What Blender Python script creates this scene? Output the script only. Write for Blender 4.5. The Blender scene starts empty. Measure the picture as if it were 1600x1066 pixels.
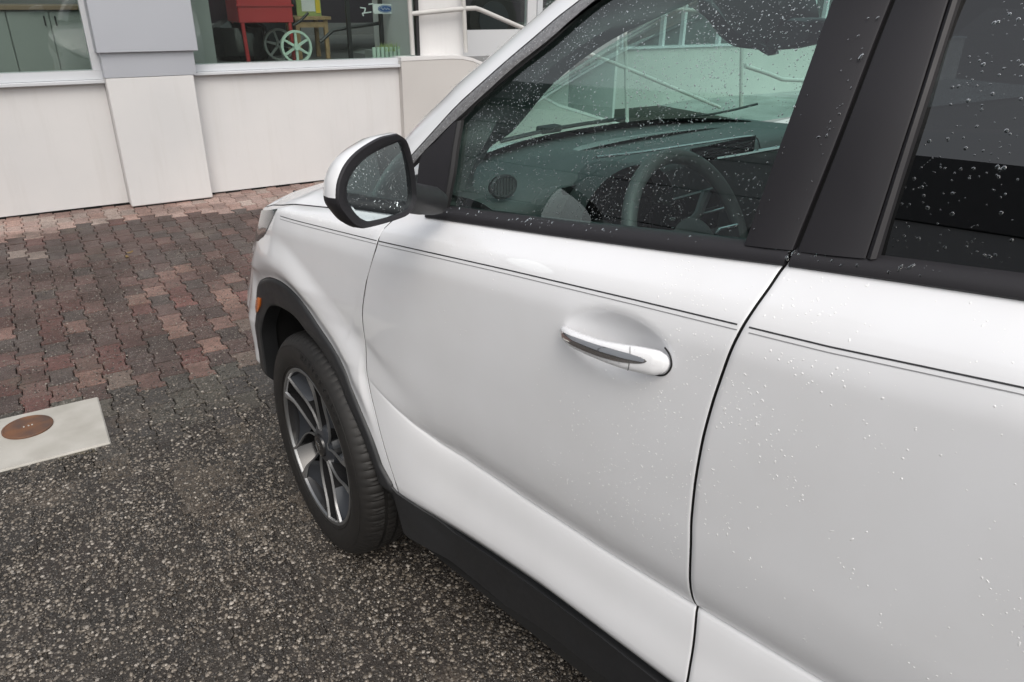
import bpy, math, random
import numpy as np
from mathutils import Vector, Matrix

rng = np.random.default_rng(11)
random.seed(5)
SC = bpy.context.scene
COL = SC.collection

# ------------------------------------------------------------------ camera
F_PX, PITCH, YAW, ROLL = 1164.74, 25.1235, 32.9816, -0.8143
CAM = np.array([0.0, 0.0, 1.577])
def cam_axes():
    p, y, r = np.radians([PITCH, YAW, ROLL])
    fwd = np.array([np.sin(y)*np.cos(p), np.cos(y)*np.cos(p), -np.sin(p)])
    right = np.array([np.cos(y), -np.sin(y), 0.0]); down = np.cross(fwd, right)
    return np.array([np.cos(r)*right+np.sin(r)*down, -np.sin(r)*right+np.cos(r)*down, fwd])
RC = cam_axes()
cd = bpy.data.cameras.new('camera'); camera = bpy.data.objects.new('camera', cd); COL.objects.link(camera)
cd.sensor_width = 36.0; cd.lens = 36.0*F_PX/1600.0; cd.clip_start = 0.02; cd.clip_end = 600
camera.matrix_world = Matrix(((RC[0][0], -RC[1][0], -RC[2][0], CAM[0]), (RC[0][1], -RC[1][1], -RC[2][1], CAM[1]),
                              (RC[0][2], -RC[1][2], -RC[2][2], CAM[2]), (0, 0, 0, 1)))
SC.camera = camera

# ------------------------------------------------------------------ sky, sun, exposure
SUN_EL, SUN_ROT = math.radians(52), math.radians(200)
world = bpy.data.worlds.new('World'); SC.world = world; world.use_nodes = True
wn, wl = world.node_tree.nodes, world.node_tree.links
wn.clear()
sky = wn.new('ShaderNodeTexSky'); sky.sky_type = 'NISHITA'; sky.sun_disc = False
sky.sun_elevation = SUN_EL; sky.sun_rotation = SUN_ROT; sky.air_density = 1.6; sky.dust_density = 6.0; sky.ozone_density = 1.0
hs = wn.new('ShaderNodeHueSaturation'); hs.inputs['Saturation'].default_value = 0.36
tcw = wn.new('ShaderNodeTexCoord'); sepw = wn.new('ShaderNodeSeparateXYZ')
grad = wn.new('ShaderNodeMapRange'); grad.inputs['From Min'].default_value = 0.0; grad.inputs['From Max'].default_value = 1.0
grad.inputs['To Min'].default_value = 1.1; grad.inputs['To Max'].default_value = 1.1
mulw = wn.new('ShaderNodeMix'); mulw.data_type = 'RGBA'; mulw.blend_type = 'MULTIPLY'; mulw.inputs['Factor'].default_value = 1.0
bgw = wn.new('ShaderNodeBackground'); bgw.inputs['Strength'].default_value = 0.135
outw = wn.new('ShaderNodeOutputWorld')
wl.new(sky.outputs[0], hs.inputs['Color']); wl.new(tcw.outputs['Generated'], sepw.inputs[0]); wl.new(sepw.outputs['Z'], grad.inputs['Value'])
wl.new(hs.outputs[0], mulw.inputs[6]); wl.new(grad.outputs[0], mulw.inputs[7]); wl.new(mulw.outputs[2], bgw.inputs['Color'])
wl.new(bgw.outputs[0], outw.inputs[0])
sd = bpy.data.lights.new('sun', 'SUN'); sun = bpy.data.objects.new('sun', sd); COL.objects.link(sun)
sd.energy = 0.5; sd.angle = math.radians(175); sd.color = (1.0, 0.98, 0.95)
sdir = Vector((math.sin(SUN_ROT)*math.cos(SUN_EL), math.cos(SUN_ROT)*math.cos(SUN_EL), math.sin(SUN_EL)))
sun.rotation_euler = sdir.to_track_quat('Z', 'Y').to_euler()
SC.view_settings.view_transform = 'Standard'; SC.view_settings.look = 'None'; SC.view_settings.gamma = 1.0
SC.view_settings.use_curve_mapping = False
SC.view_settings.exposure = 0.32
SC.render.engine = 'CYCLES'
SC.cycles.use_denoising = True
SC.cycles.max_bounces = 14; SC.cycles.transparent_max_bounces = 24; SC.cycles.transmission_bounces = 10; SC.cycles.glossy_bounces = 6
SC.cycles.caustics_refractive = False; SC.cycles.caustics_reflective = False
SC.cycles.sample_clamp_indirect = 8.0

# ------------------------------------------------------------------ object helpers
INV = {}
def thing(name, label, cat, loc=(0, 0, 0), rotz=0.0, group=None):
    o = bpy.data.objects.new(name, None); COL.objects.link(o); o.empty_display_size = 0.1
    o.location = loc; o.rotation_euler = (0, 0, rotz)
    o['label'] = label; o['category'] = cat
    if group: o['group'] = group
    INV[o.name] = (Matrix.Translation(Vector(loc)) @ Matrix.Rotation(rotz, 4, 'Z')).inverted()
    return o
def tag(o, label, cat, group=None):
    o['label'] = label; o['category'] = cat
    if group: o['group'] = group
    return o
def node_part(name, parent):                       # an Empty that groups the pieces of one part
    o = bpy.data.objects.new(name, None); COL.objects.link(o); o.empty_display_size = 0.05; o.parent = parent
    INV[o.name] = INV.get(parent.name, Matrix.Identity(4))
    return o
def mesh_obj(name, V, Fc, mat, parent=None, smooth=False, angle=35, world=True, kind=None, uv=None):
    """one mesh object; V in world space (world=True) or already in the parent's space"""
    me = bpy.data.meshes.new(name)
    V = np.asarray(V, float)
    if parent is not None and world and parent.name in INV:
        m = np.array(INV[parent.name]); V = V @ m[:3, :3].T + m[:3, 3]
    if isinstance(Fc, np.ndarray):
        n, k = Fc.shape
        me.vertices.add(len(V)); me.vertices.foreach_set('co', V.astype(np.float32).ravel())
        me.loops.add(n*k); me.loops.foreach_set('vertex_index', Fc.astype(np.int32).ravel())
        me.polygons.add(n); me.polygons.foreach_set('loop_start', np.arange(0, n*k, k, dtype=np.int32))
        me.polygons.foreach_set('loop_total', np.full(n, k, dtype=np.int32))
        me.update(calc_edges=True); me.validate()
    else:
        me.from_pydata([tuple(v) for v in V], [], [tuple(f) for f in Fc]); me.update()
    if smooth:
        me.shade_smooth(); me.set_sharp_from_angle(angle=math.radians(angle))
    if mat is not None: me.materials.append(mat)
    o = bpy.data.objects.new(name, me); COL.objects.link(o)
    if parent is not None:
        o.parent = parent; INV[o.name] = INV.get(parent.name, Matrix.Identity(4))
    if kind: o['kind'] = kind
    return o
class MB:
    """collects boxes, tubes and sheets into one vertex / face list"""
    def __init__(s): s.V = []; s.F = []
    def add(s, V, Fc):
        b = len(s.V); s.V += [tuple(map(float, v)) for v in V]; s.F += [tuple(int(i)+b for i in f) for f in Fc]; return s
    def box(s, x0, x1, y0, y1, z0, z1, bev=0.0):
        if bev <= 0:
            V = [(x, y, z) for x in (x0, x1) for y in (y0, y1) for z in (z0, z1)]
            return s.add(V, [(0, 1, 3, 2), (4, 6, 7, 5), (0, 4, 5, 1), (2, 3, 7, 6), (0, 2, 6, 4), (1, 5, 7, 3)])
        V = []; idx = {}
        for i, x in enumerate((x0, x1)):
            for j, y in enumerate((y0, y1)):
                for k, z in enumerate((z0, z1)):
                    dx, dy, dz = (bev if i == 0 else -bev), (bev if j == 0 else -bev), (bev if k == 0 else -bev)
                    idx[i, j, k] = len(V); V += [(x, y+dy, z+dz), (x+dx, y, z+dz), (x+dx, y+dy, z)]
        Fc = []
        g = lambda i, j, k, a: idx[i, j, k]+a
        for i in (0, 1): Fc.append([g(i, 0, 0, 0), g(i, 0, 1, 0), g(i, 1, 1, 0), g(i, 1, 0, 0)][::(1 if i == 0 else -1)])
        for j in (0, 1): Fc.append([g(0, j, 0, 1), g(1, j, 0, 1), g(1, j, 1, 1), g(0, j, 1, 1)][::(1 if j == 0 else -1)])
        for k in (0, 1): Fc.append([g(0, 0, k, 2), g(0, 1, k, 2), g(1, 1, k, 2), g(1, 0, k, 2)][::(1 if k == 0 else -1)])
        for j in (0, 1):
            for k in (0, 1): Fc.append([g(0, j, k, 1), g(1, j, k, 1), g(1, j, k, 2), g(0, j, k, 2)][::(1 if j != k else -1)])
        for i in (0, 1):
            for k in (0, 1): Fc.append([g(i, 0, k, 0), g(i, 1, k, 0), g(i, 1, k, 2), g(i, 0, k, 2)][::(1 if i == k else -1)])
        for i in (0, 1):
            for j in (0, 1): Fc.append([g(i, j, 0, 0), g(i, j, 1, 0), g(i, j, 1, 1), g(i, j, 0, 1)][::(1 if i != j else -1)])
        for i in (0, 1):
            for j in (0, 1):
                for k in (0, 1): Fc.append([g(i, j, k, 0), g(i, j, k, 1), g(i, j, k, 2)][::(1 if (i+j+k) % 2 == 0 else -1)])
        return s.add(V, Fc)
    def tube(s, P, r, n=10, cap=True, closed=False):
        P = [Vector(p) for p in P]; N = len(P); R = r if hasattr(r, '__len__') else [r]*N
        V = []; Fc = []; ref = None
        for i in range(N):
            if closed: t = (P[(i+1) % N]-P[i-1])
            else: t = P[min(i+1, N-1)]-P[max(i-1, 0)]
            t.normalize()
            if ref is None: ref = Vector((0, 0, 1)) if abs(t.z) < .9 else Vector((1, 0, 0))
            u = t.cross(ref).normalized(); w = u.cross(t).normalized(); ref = w
            for k in range(n):
                a = 2*math.pi*k/n; V.append(P[i]+(u*math.cos(a)+w*math.sin(a))*R[i])
        for i in range(N if closed else N-1):
            for k in range(n):
                j = (i+1) % N; Fc.append((i*n+k, i*n+(k+1) % n, j*n+(k+1) % n, j*n+k))
        if cap and not closed:
            Fc.append(tuple(range(n))[::-1]); Fc.append(tuple((N-1)*n+k for k in range(n)))
        return s.add(V, Fc)
    def prism(s, pts, axis_vec, base_to_xyz=None):
        """polygon of 3-D points extruded along axis_vec"""
        P = [Vector(p) for p in pts]; a = Vector(axis_vec); n = len(P)
        V = P+[p+a for p in P]
        return s.add(V, [tuple(range(n)), tuple(range(2*n-1, n-1, -1))]+[(i, i+n, (i+1) % n+n, (i+1) % n) for i in range(n)])
    def build(s, name, mat, parent=None, smooth=False, angle=35, world=True, kind=None):
        return mesh_obj(name, s.V, s.F, mat, parent, smooth, angle, world, kind)
def grid_faces(nu, nv, closed_u=False):
    i = np.arange(nu if closed_u else nu-1)[:, None]; j = np.arange(nv-1)[None, :]; i2 = (i+1) % nu
    return np.stack([i*nv+j, i2*nv+j, i2*nv+j+1, i*nv+j+1], -1).reshape(-1, 4)

# ------------------------------------------------------------------ materials
def newmat(name):
    m = bpy.data.materials.new(name); m.use_nodes = True; m.node_tree.nodes.clear()
    return m, m.node_tree.nodes, m.node_tree.links
def principled(name, col, rough=0.5, metal=0.0, coat=0.0, coat_rough=0.05, spec=0.5, bump=None, var=None, rvar=None, emit=None, sheen=0):
    m, N, L = newmat(name)
    b = N.new('ShaderNodeBsdfPrincipled'); o = N.new('ShaderNodeOutputMaterial'); L.new(b.outputs[0], o.inputs[0])
    b.inputs['Base Color'].default_value = (*col, 1); b.inputs['Roughness'].default_value = rough; b.inputs['Metallic'].default_value = metal
    b.inputs['Coat Weight'].default_value = coat; b.inputs['Coat Roughness'].default_value = coat_rough
    b.inputs['Specular IOR Level'].default_value = spec
    g = N.new('ShaderNodeNewGeometry')
    if var:                                           # (scale, amount[, colour2]) worn, uneven colour
        n = N.new('ShaderNodeTexNoise'); n.inputs['Scale'].default_value = var[0]; n.inputs['Detail'].default_value = 6; L.new(g.outputs['Position'], n.inputs['Vector'])
        r = N.new('ShaderNodeMapRange'); r.inputs['From Min'].default_value = 0.35; r.inputs['From Max'].default_value = 0.7; L.new(n.outputs[0], r.inputs['Value'])
        mx = N.new('ShaderNodeMix'); mx.data_type = 'RGBA'; mx.inputs[6].default_value = (*col, 1)
        c2 = var[2] if len(var) > 2 else tuple(c*(1-var[1]) for c in col); mx.inputs[7].default_value = (*c2, 1)
        L.new(r.outputs[0], mx.inputs['Factor']); L.new(mx.outputs[2], b.inputs['Base Color'])
    if rvar:
        n = N.new('ShaderNodeTexNoise'); n.inputs['Scale'].default_value = rvar[0]; L.new(g.outputs['Position'], n.inputs['Vector'])
        r = N.new('ShaderNodeMapRange'); r.inputs['From Min'].default_value = 0.3; r.inputs['From Max'].default_value = 0.7
        r.inputs['To Min'].default_value = rvar[1]; r.inputs['To Max'].default_value = rvar[2]; L.new(n.outputs[0], r.inputs['Value']); L.new(r.outputs[0], b.inputs['Roughness'])
    if bump:                                          # (scale, strength, distance)
        n = N.new('ShaderNodeTexNoise'); n.inputs['Scale'].default_value = bump[0]; n.inputs['Detail'].default_value = 4; L.new(g.outputs['Position'], n.inputs['Vector'])
        bp = N.new('ShaderNodeBump'); bp.inputs['Strength'].default_value = bump[1]; bp.inputs['Distance'].default_value = bump[2]
        L.new(n.outputs[0], bp.inputs['Height']); L.new(bp.outputs[0], b.inputs['Normal'])
    return m
def glass(name, tint, ior=1.72, veil=0.0):   # a pane has two faces, so it mirrors about twice what one does
    m, N, L = newmat(name)
    t = N.new('ShaderNodeBsdfTransparent'); t.inputs[0].default_value = (*tint, 1)
    g = N.new('ShaderNodeBsdfGlossy'); g.inputs['Roughness'].default_value = 0.0; g.inputs[0].default_value = (1, 1, 1, 1)
    f = N.new('ShaderNodeFresnel'); gg = N.new('ShaderNodeNewGeometry'); ir = N.new('ShaderNodeMapRange')   # the same from either side of the sheet
    ir.inputs['To Min'].default_value = ior; ir.inputs['To Max'].default_value = 1/ior
    L.new(gg.outputs['Backfacing'], ir.inputs['Value']); L.new(ir.outputs[0], f.inputs['IOR'])
    mx = N.new('ShaderNodeMixShader'); o = N.new('ShaderNodeOutputMaterial')
    L.new(f.outputs[0], mx.inputs[0]); L.new(t.outputs[0], mx.inputs[1]); L.new(g.outputs[0], mx.inputs[2]); L.new(mx.outputs[0], o.inputs[0])
    return m
M = {}
M['paint'] = principled('white_paint', (0.785, 0.795, 0.82), 0.38, coat=1.0, coat_rough=0.025, var=(5, .05, (0.745, 0.752, 0.77)))
M['black_plastic'] = principled('grained_black_plastic', (0.022, 0.023, 0.025), 0.55, bump=(900, 0.25, 0.0004), rvar=(14, 0.42, 0.6))
M['trim'] = principled('satin_black_trim', (0.022, 0.021, 0.024), 0.5, spec=0.28, rvar=(10, 0.44, 0.58))
M['gloss_black'] = principled('gloss_black', (0.02, 0.02, 0.021), 0.12)
M['rubber'] = principled('tyre_rubber', (0.0115, 0.011, 0.0105), 0.6, var=(30, .3, (0.016, 0.0145, 0.0135)))
M['seal_and_shade'] = principled('black_seal_and_gap_shade', (0.010, 0.010, 0.011), 0.6)  # real rubber seals, and the painted shade on panel edges
M['strip_wet'] = principled('grey_wet_trim', (0.20, 0.20, 0.205), 0.3, coat=0.6, var=(160, .5, (0.10, 0.10, 0.105)))
M['chrome'] = principled('chrome', (0.93, 0.93, 0.94), 0.06, metal=1.0)
M['rim_face'] = principled('machined_rim', (0.44, 0.445, 0.45), 0.36, metal=0.85)
M['rim_lip'] = principled('rim_lip_metal', (0.24, 0.245, 0.25), 0.4, metal=0.8)
M['rim_dark'] = principled('grey_rim_paint', (0.034, 0.038, 0.045), 0.42, metal=0.1, coat=0.25)
M['void'] = principled('dark_void', (0.006, 0.006, 0.006), 0.9)
M['disc'] = principled('brake_disc', (0.12, 0.115, 0.11), 0.4, metal=0.8)
M['orange'] = principled('amber_lens', (0.75, 0.18, 0.012), 0.15, coat=1.0)
M['lens'] = principled('headlamp_lens', (0.05, 0.055, 0.06), 0.1, coat=0.5)
M['stripe_dark'] = principled('pinstripe_dark', (0.03, 0.03, 0.033), 0.4)
M['stripe_grey'] = principled('pinstripe_grey', (0.26, 0.26, 0.27), 0.4)
M['win'] = glass('front_side_glass', (0.71, 0.86, 0.82))
M['wind'] = glass('windscreen_glass', (0.72, 0.985, 0.90))
M['privacy'] = glass('privacy_glass', (0.055, 0.058, 0.066))
M['pane'] = glass('shop_pane', (0.86, 0.91, 0.89), 1.5)
M['mirror'] = principled('mirror_glass', (0.46, 0.52, 0.54), 0.01, metal=1.0)
M['dash'] = principled('dark_dash', (0.030, 0.031, 0.033), 0.5, bump=(700, .2, .0004))
M['dash_soft'] = principled('grey_soft_trim', (0.075, 0.079, 0.081), 0.5)
M['piano'] = principled('screen_black', (0.008, 0.008, 0.009), 0.06)
M['silver'] = principled('silver_trim', (0.6, 0.61, 0.62), 0.22, metal=1.0)
M['seat'] = principled('grey_seat_cloth', (0.05, 0.05, 0.053), 0.8, bump=(600, .3, .0006))
M['headliner'] = principled('pale_headliner', (0.35, 0.35, 0.34), 0.9)
def drop_mat():
    m, N, L = newmat('water_drop')
    b = N.new('ShaderNodeBsdfPrincipled'); o = N.new('ShaderNodeOutputMaterial'); L.new(b.outputs[0], o.inputs[0])
    b.inputs['Base Color'].default_value = (.72, .77, .76, 1); b.inputs['Roughness'].default_value = 0.0; b.inputs['IOR'].default_value = 1.33; b.inputs['Transmission Weight'].default_value = 1.0
    return m
M['drop'] = drop_mat()
M['bead'] = principled('water_bead_on_white', (0.86, 0.865, 0.875), 0.12, coat=1.0, coat_rough=0.0)
M['drop_paint'] = glass('water_drop_on_paint', (1.0, 1.0, 1.0), 1.65)
M['white_wall'] = principled('white_render', (0.66, 0.655, 0.655), 0.8, bump=(160, .15, .001), var=(1.6, .06, (0.61, 0.61, 0.615)))
def streaked(m, dark):                               # faint rain streaks running down the render
    N, L = m.node_tree.nodes, m.node_tree.links; b = next(n for n in N if n.type == 'BSDF_PRINCIPLED'); old = b.inputs['Base Color'].links[0].from_socket
    g = N.new('ShaderNodeNewGeometry'); mp = N.new('ShaderNodeMapping'); mp.inputs['Scale'].default_value = (7, 7, .55); L.new(g.outputs['Position'], mp.inputs['Vector'])
    n = N.new('ShaderNodeTexNoise'); n.inputs['Scale'].default_value = 1.6; n.inputs['Detail'].default_value = 8; n.inputs['Roughness'].default_value = .68; L.new(mp.outputs[0], n.inputs['Vector'])
    r = N.new('ShaderNodeMapRange'); r.inputs['From Min'].default_value = .52; r.inputs['From Max'].default_value = .74; r.inputs['To Max'].default_value = .24; L.new(n.outputs[0], r.inputs['Value'])
    x = N.new('ShaderNodeMix'); x.data_type = 'RGBA'; x.inputs[7].default_value = (*dark, 1); L.new(r.outputs[0], x.inputs['Factor']); L.new(old, x.inputs[6]); L.new(x.outputs[2], b.inputs['Base Color'])
streaked(M['white_wall'], (.50, .485, .465))
M['beige_wall'] = principled('grey_render', (0.53, 0.515, 0.50), 0.85, bump=(120, .2, .001), var=(1.7, .08))
M['metal_panel'] = principled('grey_metal_panel', (0.45, 0.47, 0.515), 0.38, metal=0.25, var=(1.2, .04))
M['alu'] = principled('white_aluminium', (0.58, 0.60, 0.63), 0.35)
M['white_door'] = principled('white_door_paint', (0.62, 0.63, 0.65), 0.4)
M['rail'] = principled('grey_rail_paint', (0.52, 0.515, 0.50), 0.45, var=(9, .12))
M['black_frame'] = principled('dark_frame', (0.02, 0.02, 0.022), 0.4)
M['floor_in'] = principled('showroom_floor', (0.14, 0.135, 0.135), 0.35)
M['wall_in'] = principled('showroom_wall', (0.17, 0.165, 0.17), 0.8)
M['cab'] = principled('grey_cabinet', (0.27, 0.285, 0.275), 0.5)
M['wood'] = principled('pine_wood', (0.42, 0.28, 0.15), 0.55, var=(14, .3))
M['shelf'] = principled('brown_shelf', (0.22, 0.15, 0.10), 0.5)
M['red'] = principled('red_cart_paint', (0.42, 0.035, 0.04), 0.35, coat=0.5)
M['mint'] = principled('mint_wheel_paint', (0.50, 0.64, 0.55), 0.45)
M['dark_car'] = principled('plum_car_paint', (0.060, 0.047, 0.060), 0.2, coat=1.0)
M['concrete'] = principled('pale_concrete', (0.46, 0.445, 0.41), 0.85, bump=(240, .4, .001), var=(7, .2, (0.36, 0.345, 0.31)))
M['rust'] = principled('rusty_iron', (0.085, 0.050, 0.038), 0.6, var=(16, .3, (0.17, 0.075, 0.035)), bump=(200, .4, .001))
M['canopy'] = principled('facade_panel', (0.62, 0.63, 0.65), 0.4)
M['canopy_dark'] = principled('dark_eave', (0.17, 0.17, 0.18), 0.5)
M['ramp'] = principled('ramp_concrete', (0.36, 0.37, 0.365), 0.6, var=(2.2, .35), bump=(90, .3, .002))
M['sand'] = principled('dark_joint_sand', (0.030, 0.025, 0.021), 0.95, var=(30, .4))
M['logo_blue'] = principled('logo_blue', (0.03, 0.10, 0.32), 0.3)
M['logo_white'] = principled('logo_white', (0.75, 0.77, 0.78), 0.4)
M['leafy'] = principled('sign_green', (0.36, 0.44, 0.17), 0.6)
M['yellow'] = principled('sign_yellow', (0.75, 0.55, 0.05), 0.6)
M['leaf'] = principled('fallen_leaf', (0.19, 0.125, 0.045), 0.7)

# ground materials: colour comes from the paver itself, chippings are scattered in it
def paver_mat(name, use_attr):
    m, N, L = newmat(name)
    b = N.new('ShaderNodeBsdfPrincipled'); o = N.new('ShaderNodeOutputMaterial'); L.new(b.outputs[0], o.inputs[0])
    g = N.new('ShaderNodeNewGeometry')
    if use_attr: c = N.new('ShaderNodeVertexColor'); c.layer_name = 'Col'; cc = c.outputs['Color']
    else: c = N.new('ShaderNodeObjectInfo'); cc = c.outputs['Color']
    n1 = N.new('ShaderNodeTexNoise'); n1.inputs['Scale'].default_value = 38; n1.inputs['Detail'].default_value = 8; n1.inputs['Roughness'].default_value = .7
    n2 = N.new('ShaderNodeTexNoise'); n2.inputs['Scale'].default_value = 3.1; n2.inputs['Detail'].default_value = 5
    v = N.new('ShaderNodeTexVoronoi'); v.inputs['Scale'].default_value = 105
    n3 = N.new('ShaderNodeTexNoise'); n3.inputs['Scale'].default_value = 6.5; n3.inputs['Detail'].default_value = 3
    v2 = N.new('ShaderNodeTexVoronoi'); v2.inputs['Scale'].default_value = 420
    for x in (n1, n2, n3, v, v2): L.new(g.outputs['Position'], x.inputs['Vector'])
    def mr(src, a, bb, c0, c1):
        r = N.new('ShaderNodeMapRange'); r.inputs['From Min'].default_value = a; r.inputs['From Max'].default_value = bb
        r.inputs['To Min'].default_value = c0; r.inputs['To Max'].default_value = c1; L.new(src, r.inputs['Value']); return r.outputs[0]
    def mixc(f, a, bcol, mode='MIX'):
        x = N.new('ShaderNodeMix'); x.data_type = 'RGBA'; x.blend_type = mode
        if isinstance(f, float): x.inputs['Factor'].default_value = f
        else: L.new(f, x.inputs['Factor'])
        for s, val in ((6, a), (7, bcol)):
            if isinstance(val, tuple): x.inputs[s].default_value = (*val, 1)
            else: L.new(val, x.inputs[s])
        return x.outputs[2]
    # mottled body
    t1 = mr(n1.outputs[0], .3, .7, .62, 1.32)
    x = N.new('ShaderNodeVectorMath'); x.operation = 'SCALE'; L.new(cc, x.inputs[0]); L.new(t1, x.inputs['Scale'])
    n4 = N.new('ShaderNodeTexNoise'); n4.inputs['Scale'].default_value = 2.6; n4.inputs['Detail'].default_value = 7; n4.inputs['Roughness'].default_value = .62; L.new(g.outputs['Position'], n4.inputs['Vector'])
    body = mixc(mr(n4.outputs[0], .575, .66, 0, .65), x.outputs[0], (.150, .120, .094))
    # dark grime in patches
    gr = mr(n2.outputs[0], .42, .66, 0.0, .45); body = mixc(gr, body, (.040, .030, .026))
    # small chippings: random pale / dark grains
    sep = N.new('ShaderNodeSeparateColor'); L.new(v.outputs['Color'], sep.inputs[0])
    pick = mr(sep.outputs[0], .48, .56, 0, 1); core = mr(v.outputs['Distance'], .22, .44, 1, 0)
    mu = N.new('ShaderNodeMath'); mu.operation = 'MULTIPLY'; L.new(pick, mu.inputs[0]); L.new(core, mu.inputs[1])
    mu2 = N.new('ShaderNodeMath'); mu2.operation = 'MULTIPLY'; L.new(mu.outputs[0], mu2.inputs[0]); L.new(mr(n3.outputs[0], .40, .60, .08, .85), mu2.inputs[1])
    body = mixc(mu2.outputs[0], body, (.30, .275, .25))
    sep2 = N.new('ShaderNodeSeparateColor'); L.new(v2.outputs['Color'], sep2.inputs[0])
    pk2 = mr(sep2.outputs[0], .55, .9, 0, .26); body = mixc(pk2, body, (.15, .135, .12))
    pk3 = mr(sep2.outputs[1], .6, .95, 0, .75); body = mixc(pk3, body, (.018, .016, .014))
    L.new(body, b.inputs['Base Color'])
    # relief
    a1 = N.new('ShaderNodeMath'); a1.operation = 'MULTIPLY'; L.new(v.outputs['Distance'], a1.inputs[0]); a1.inputs[1].default_value = -0.8
    a2 = N.new('ShaderNodeMath'); a2.operation = 'ADD'; L.new(a1.outputs[0], a2.inputs[0]); L.new(n1.outputs[0], a2.inputs[1])
    a3 = N.new('ShaderNodeMath'); a3.operation = 'MULTIPLY_ADD'; L.new(v2.outputs['Distance'], a3.inputs[0]); a3.inputs[1].default_value = -0.5; L.new(a2.outputs[0], a3.inputs[2])
    bp = N.new('ShaderNodeBump'); bp.inputs['Strength'].default_value = .85; bp.inputs['Distance'].default_value = .0045
    L.new(a3.outputs[0], bp.inputs['Height']); L.new(bp.outputs[0], b.inputs['Normal'])
    L.new(mr(n2.outputs[0], .35, .65, .42, .75), b.inputs['Roughness'])
    b.inputs['Specular IOR Level'].default_value = .4
    return m
M['paver'] = paver_mat('paver_concrete', False)
M['paver_far'] = paver_mat('paver_concrete_joined', True)
def pebble_mat():
    m, N, L = newmat('pebble_stone')
    b = N.new('ShaderNodeBsdfPrincipled'); o = N.new('ShaderNodeOutputMaterial'); L.new(b.outputs[0], o.inputs[0])
    c = N.new('ShaderNodeVertexColor'); c.layer_name = 'Col'; L.new(c.outputs['Color'], b.inputs['Base Color'])
    b.inputs['Roughness'].default_value = .28
    return m
M['pebble'] = pebble_mat()
# ------------------------------------------------------------------ projecting between the survey pictures and the place
def ray(u, v):
    q = np.array([(u-800)/F_PX, (v-533)/F_PX, 1.0]); r = q @ RC; return r/np.linalg.norm(r)
def project(P):
    q = (np.asarray(P, float)-CAM) @ RC.T
    z = q[..., 2]
    return np.stack([800+F_PX*q[..., 0]/z, 533+F_PX*q[..., 1]/z, z], -1)
def W(u, v, y):                       # a point on the vertical plane Y = y
    r = ray(u, v); return CAM+(y-CAM[1])/r[1]*r
AL = math.radians(-11)
CAR_O = np.array([0.5304, 1.8812, 0.0])
CF = np.array([math.sin(AL), math.cos(AL), 0]); CR = np.array([math.cos(AL), -math.sin(AL), 0])

# ------------------------------------------------------------------ ground
gsheet = MB().add([(-150, -150, -.016), (150, -150, -.016), (150, 150, -.016), (-150, 150, -.016)], [(0, 1, 2, 3)])
g = gsheet.build('ground', M['sand']); g['kind'] = 'structure'
PW, PH, PE = 0.107, 0.163, 0.0070
def paver_outline(ins):
    w, h, e = PW/2-.0024-ins, PH/2-.0032-ins, PE
    q = PH/4
    R = [(w+e, -h), (w+e, -q-e+ins*.4), (w-e, -q+e+ins*.4), (w-e, q-e-ins*.4), (w+e, q+e-ins*.4), (w+e, h)]
    Lf = [(-x, y) for x, y in R[::-1]]
    return R+Lf
def paver_geo(c0=.0038, g=-.0004):
    a, b = paver_outline(c0+g), paver_outline(g)
    m = paver_outline(c0*.36+g)
    V = [(x, y, 0) for x, y in a]+[(x, y, -.0015) for x, y in m]+[(x, y, -.006) for x, y in b]+[(x, y, -.03) for x, y in b]
    n = 12; Fc = [tuple(range(n))]
    for r in range(3): Fc += [(r*n+(i+1) % n, r*n+i, (r+1)*n+i, (r+1)*n+(i+1) % n) for i in range(n)]
    return np.array(V), Fc
PV, PFc = paver_geo()
PV2 = paver_geo(.002, -.0024)[0]; PV2[12:24, 2] *= .5; PV2[24:36, 2] = -.003
SLAB = (-1.0, 0.028, 2.835, 3.25)
def paver_colour(x, y):
    r = random.random()
    if y > 6.02 + .12*math.sin(x*3.1):
        c = random.choice([(.40, .26, .22), (.44, .31, .27), (.36, .25, .22), (.43, .34, .30), (.33, .21, .18)])
    elif y > 3.30 - max(0, x-.45)*.35:
        p = min(1, max(0, (y-5.0)/1.0))
        dark = [(.088, .054, .047), (.096, .050, .043), (.078, .052, .047), (.100, .056, .048), (.082, .062, .056)]
        mid = [(.125, .056, .048), (.135, .075, .066), (.115, .072, .064), (.15, .085, .072)]
        lite = [(.23, .135, .112), (.26, .155, .125), (.20, .15, .125), (.22, .098, .085)]
        c = random.choice(dark) if r < .50 else (random.choice(mid) if r < .82 else random.choice(lite))
        if y > 4.85 and y < 5.9: c = random.choice(dark) if r < .8 else random.choice(mid+[(.24, .19, .165)])
    elif y > 2.75:
        c = random.choice([(.085, .080, .068), (.072, .066, .058), (.095, .088, .072), (.066, .060, .055), (.060, .055, .052)]) if r < .9 else (.15, .132, .092)
    else:
        c = random.choice([(.036, .031, .027), (.042, .036, .031), (.032, .028, .025), (.048, .041, .034)]) if r < .97 else (.10, .082, .064)
    k = random.uniform(1.02, 1.34) if y > 3.0 else random.uniform(.85, 1.1)
    return tuple(q*k for q in c)
paving = bpy.data.objects.new('pavement', None); COL.objects.link(paving); paving['kind'] = 'structure'
paving['label'] = 'interlocking red and grey concrete pavers of the forecourt'
INV['pavement'] = Matrix.Identity(4)
cells = []
nx0, nx1 = int(-3.2/PW), int(9.0/PW)
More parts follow.
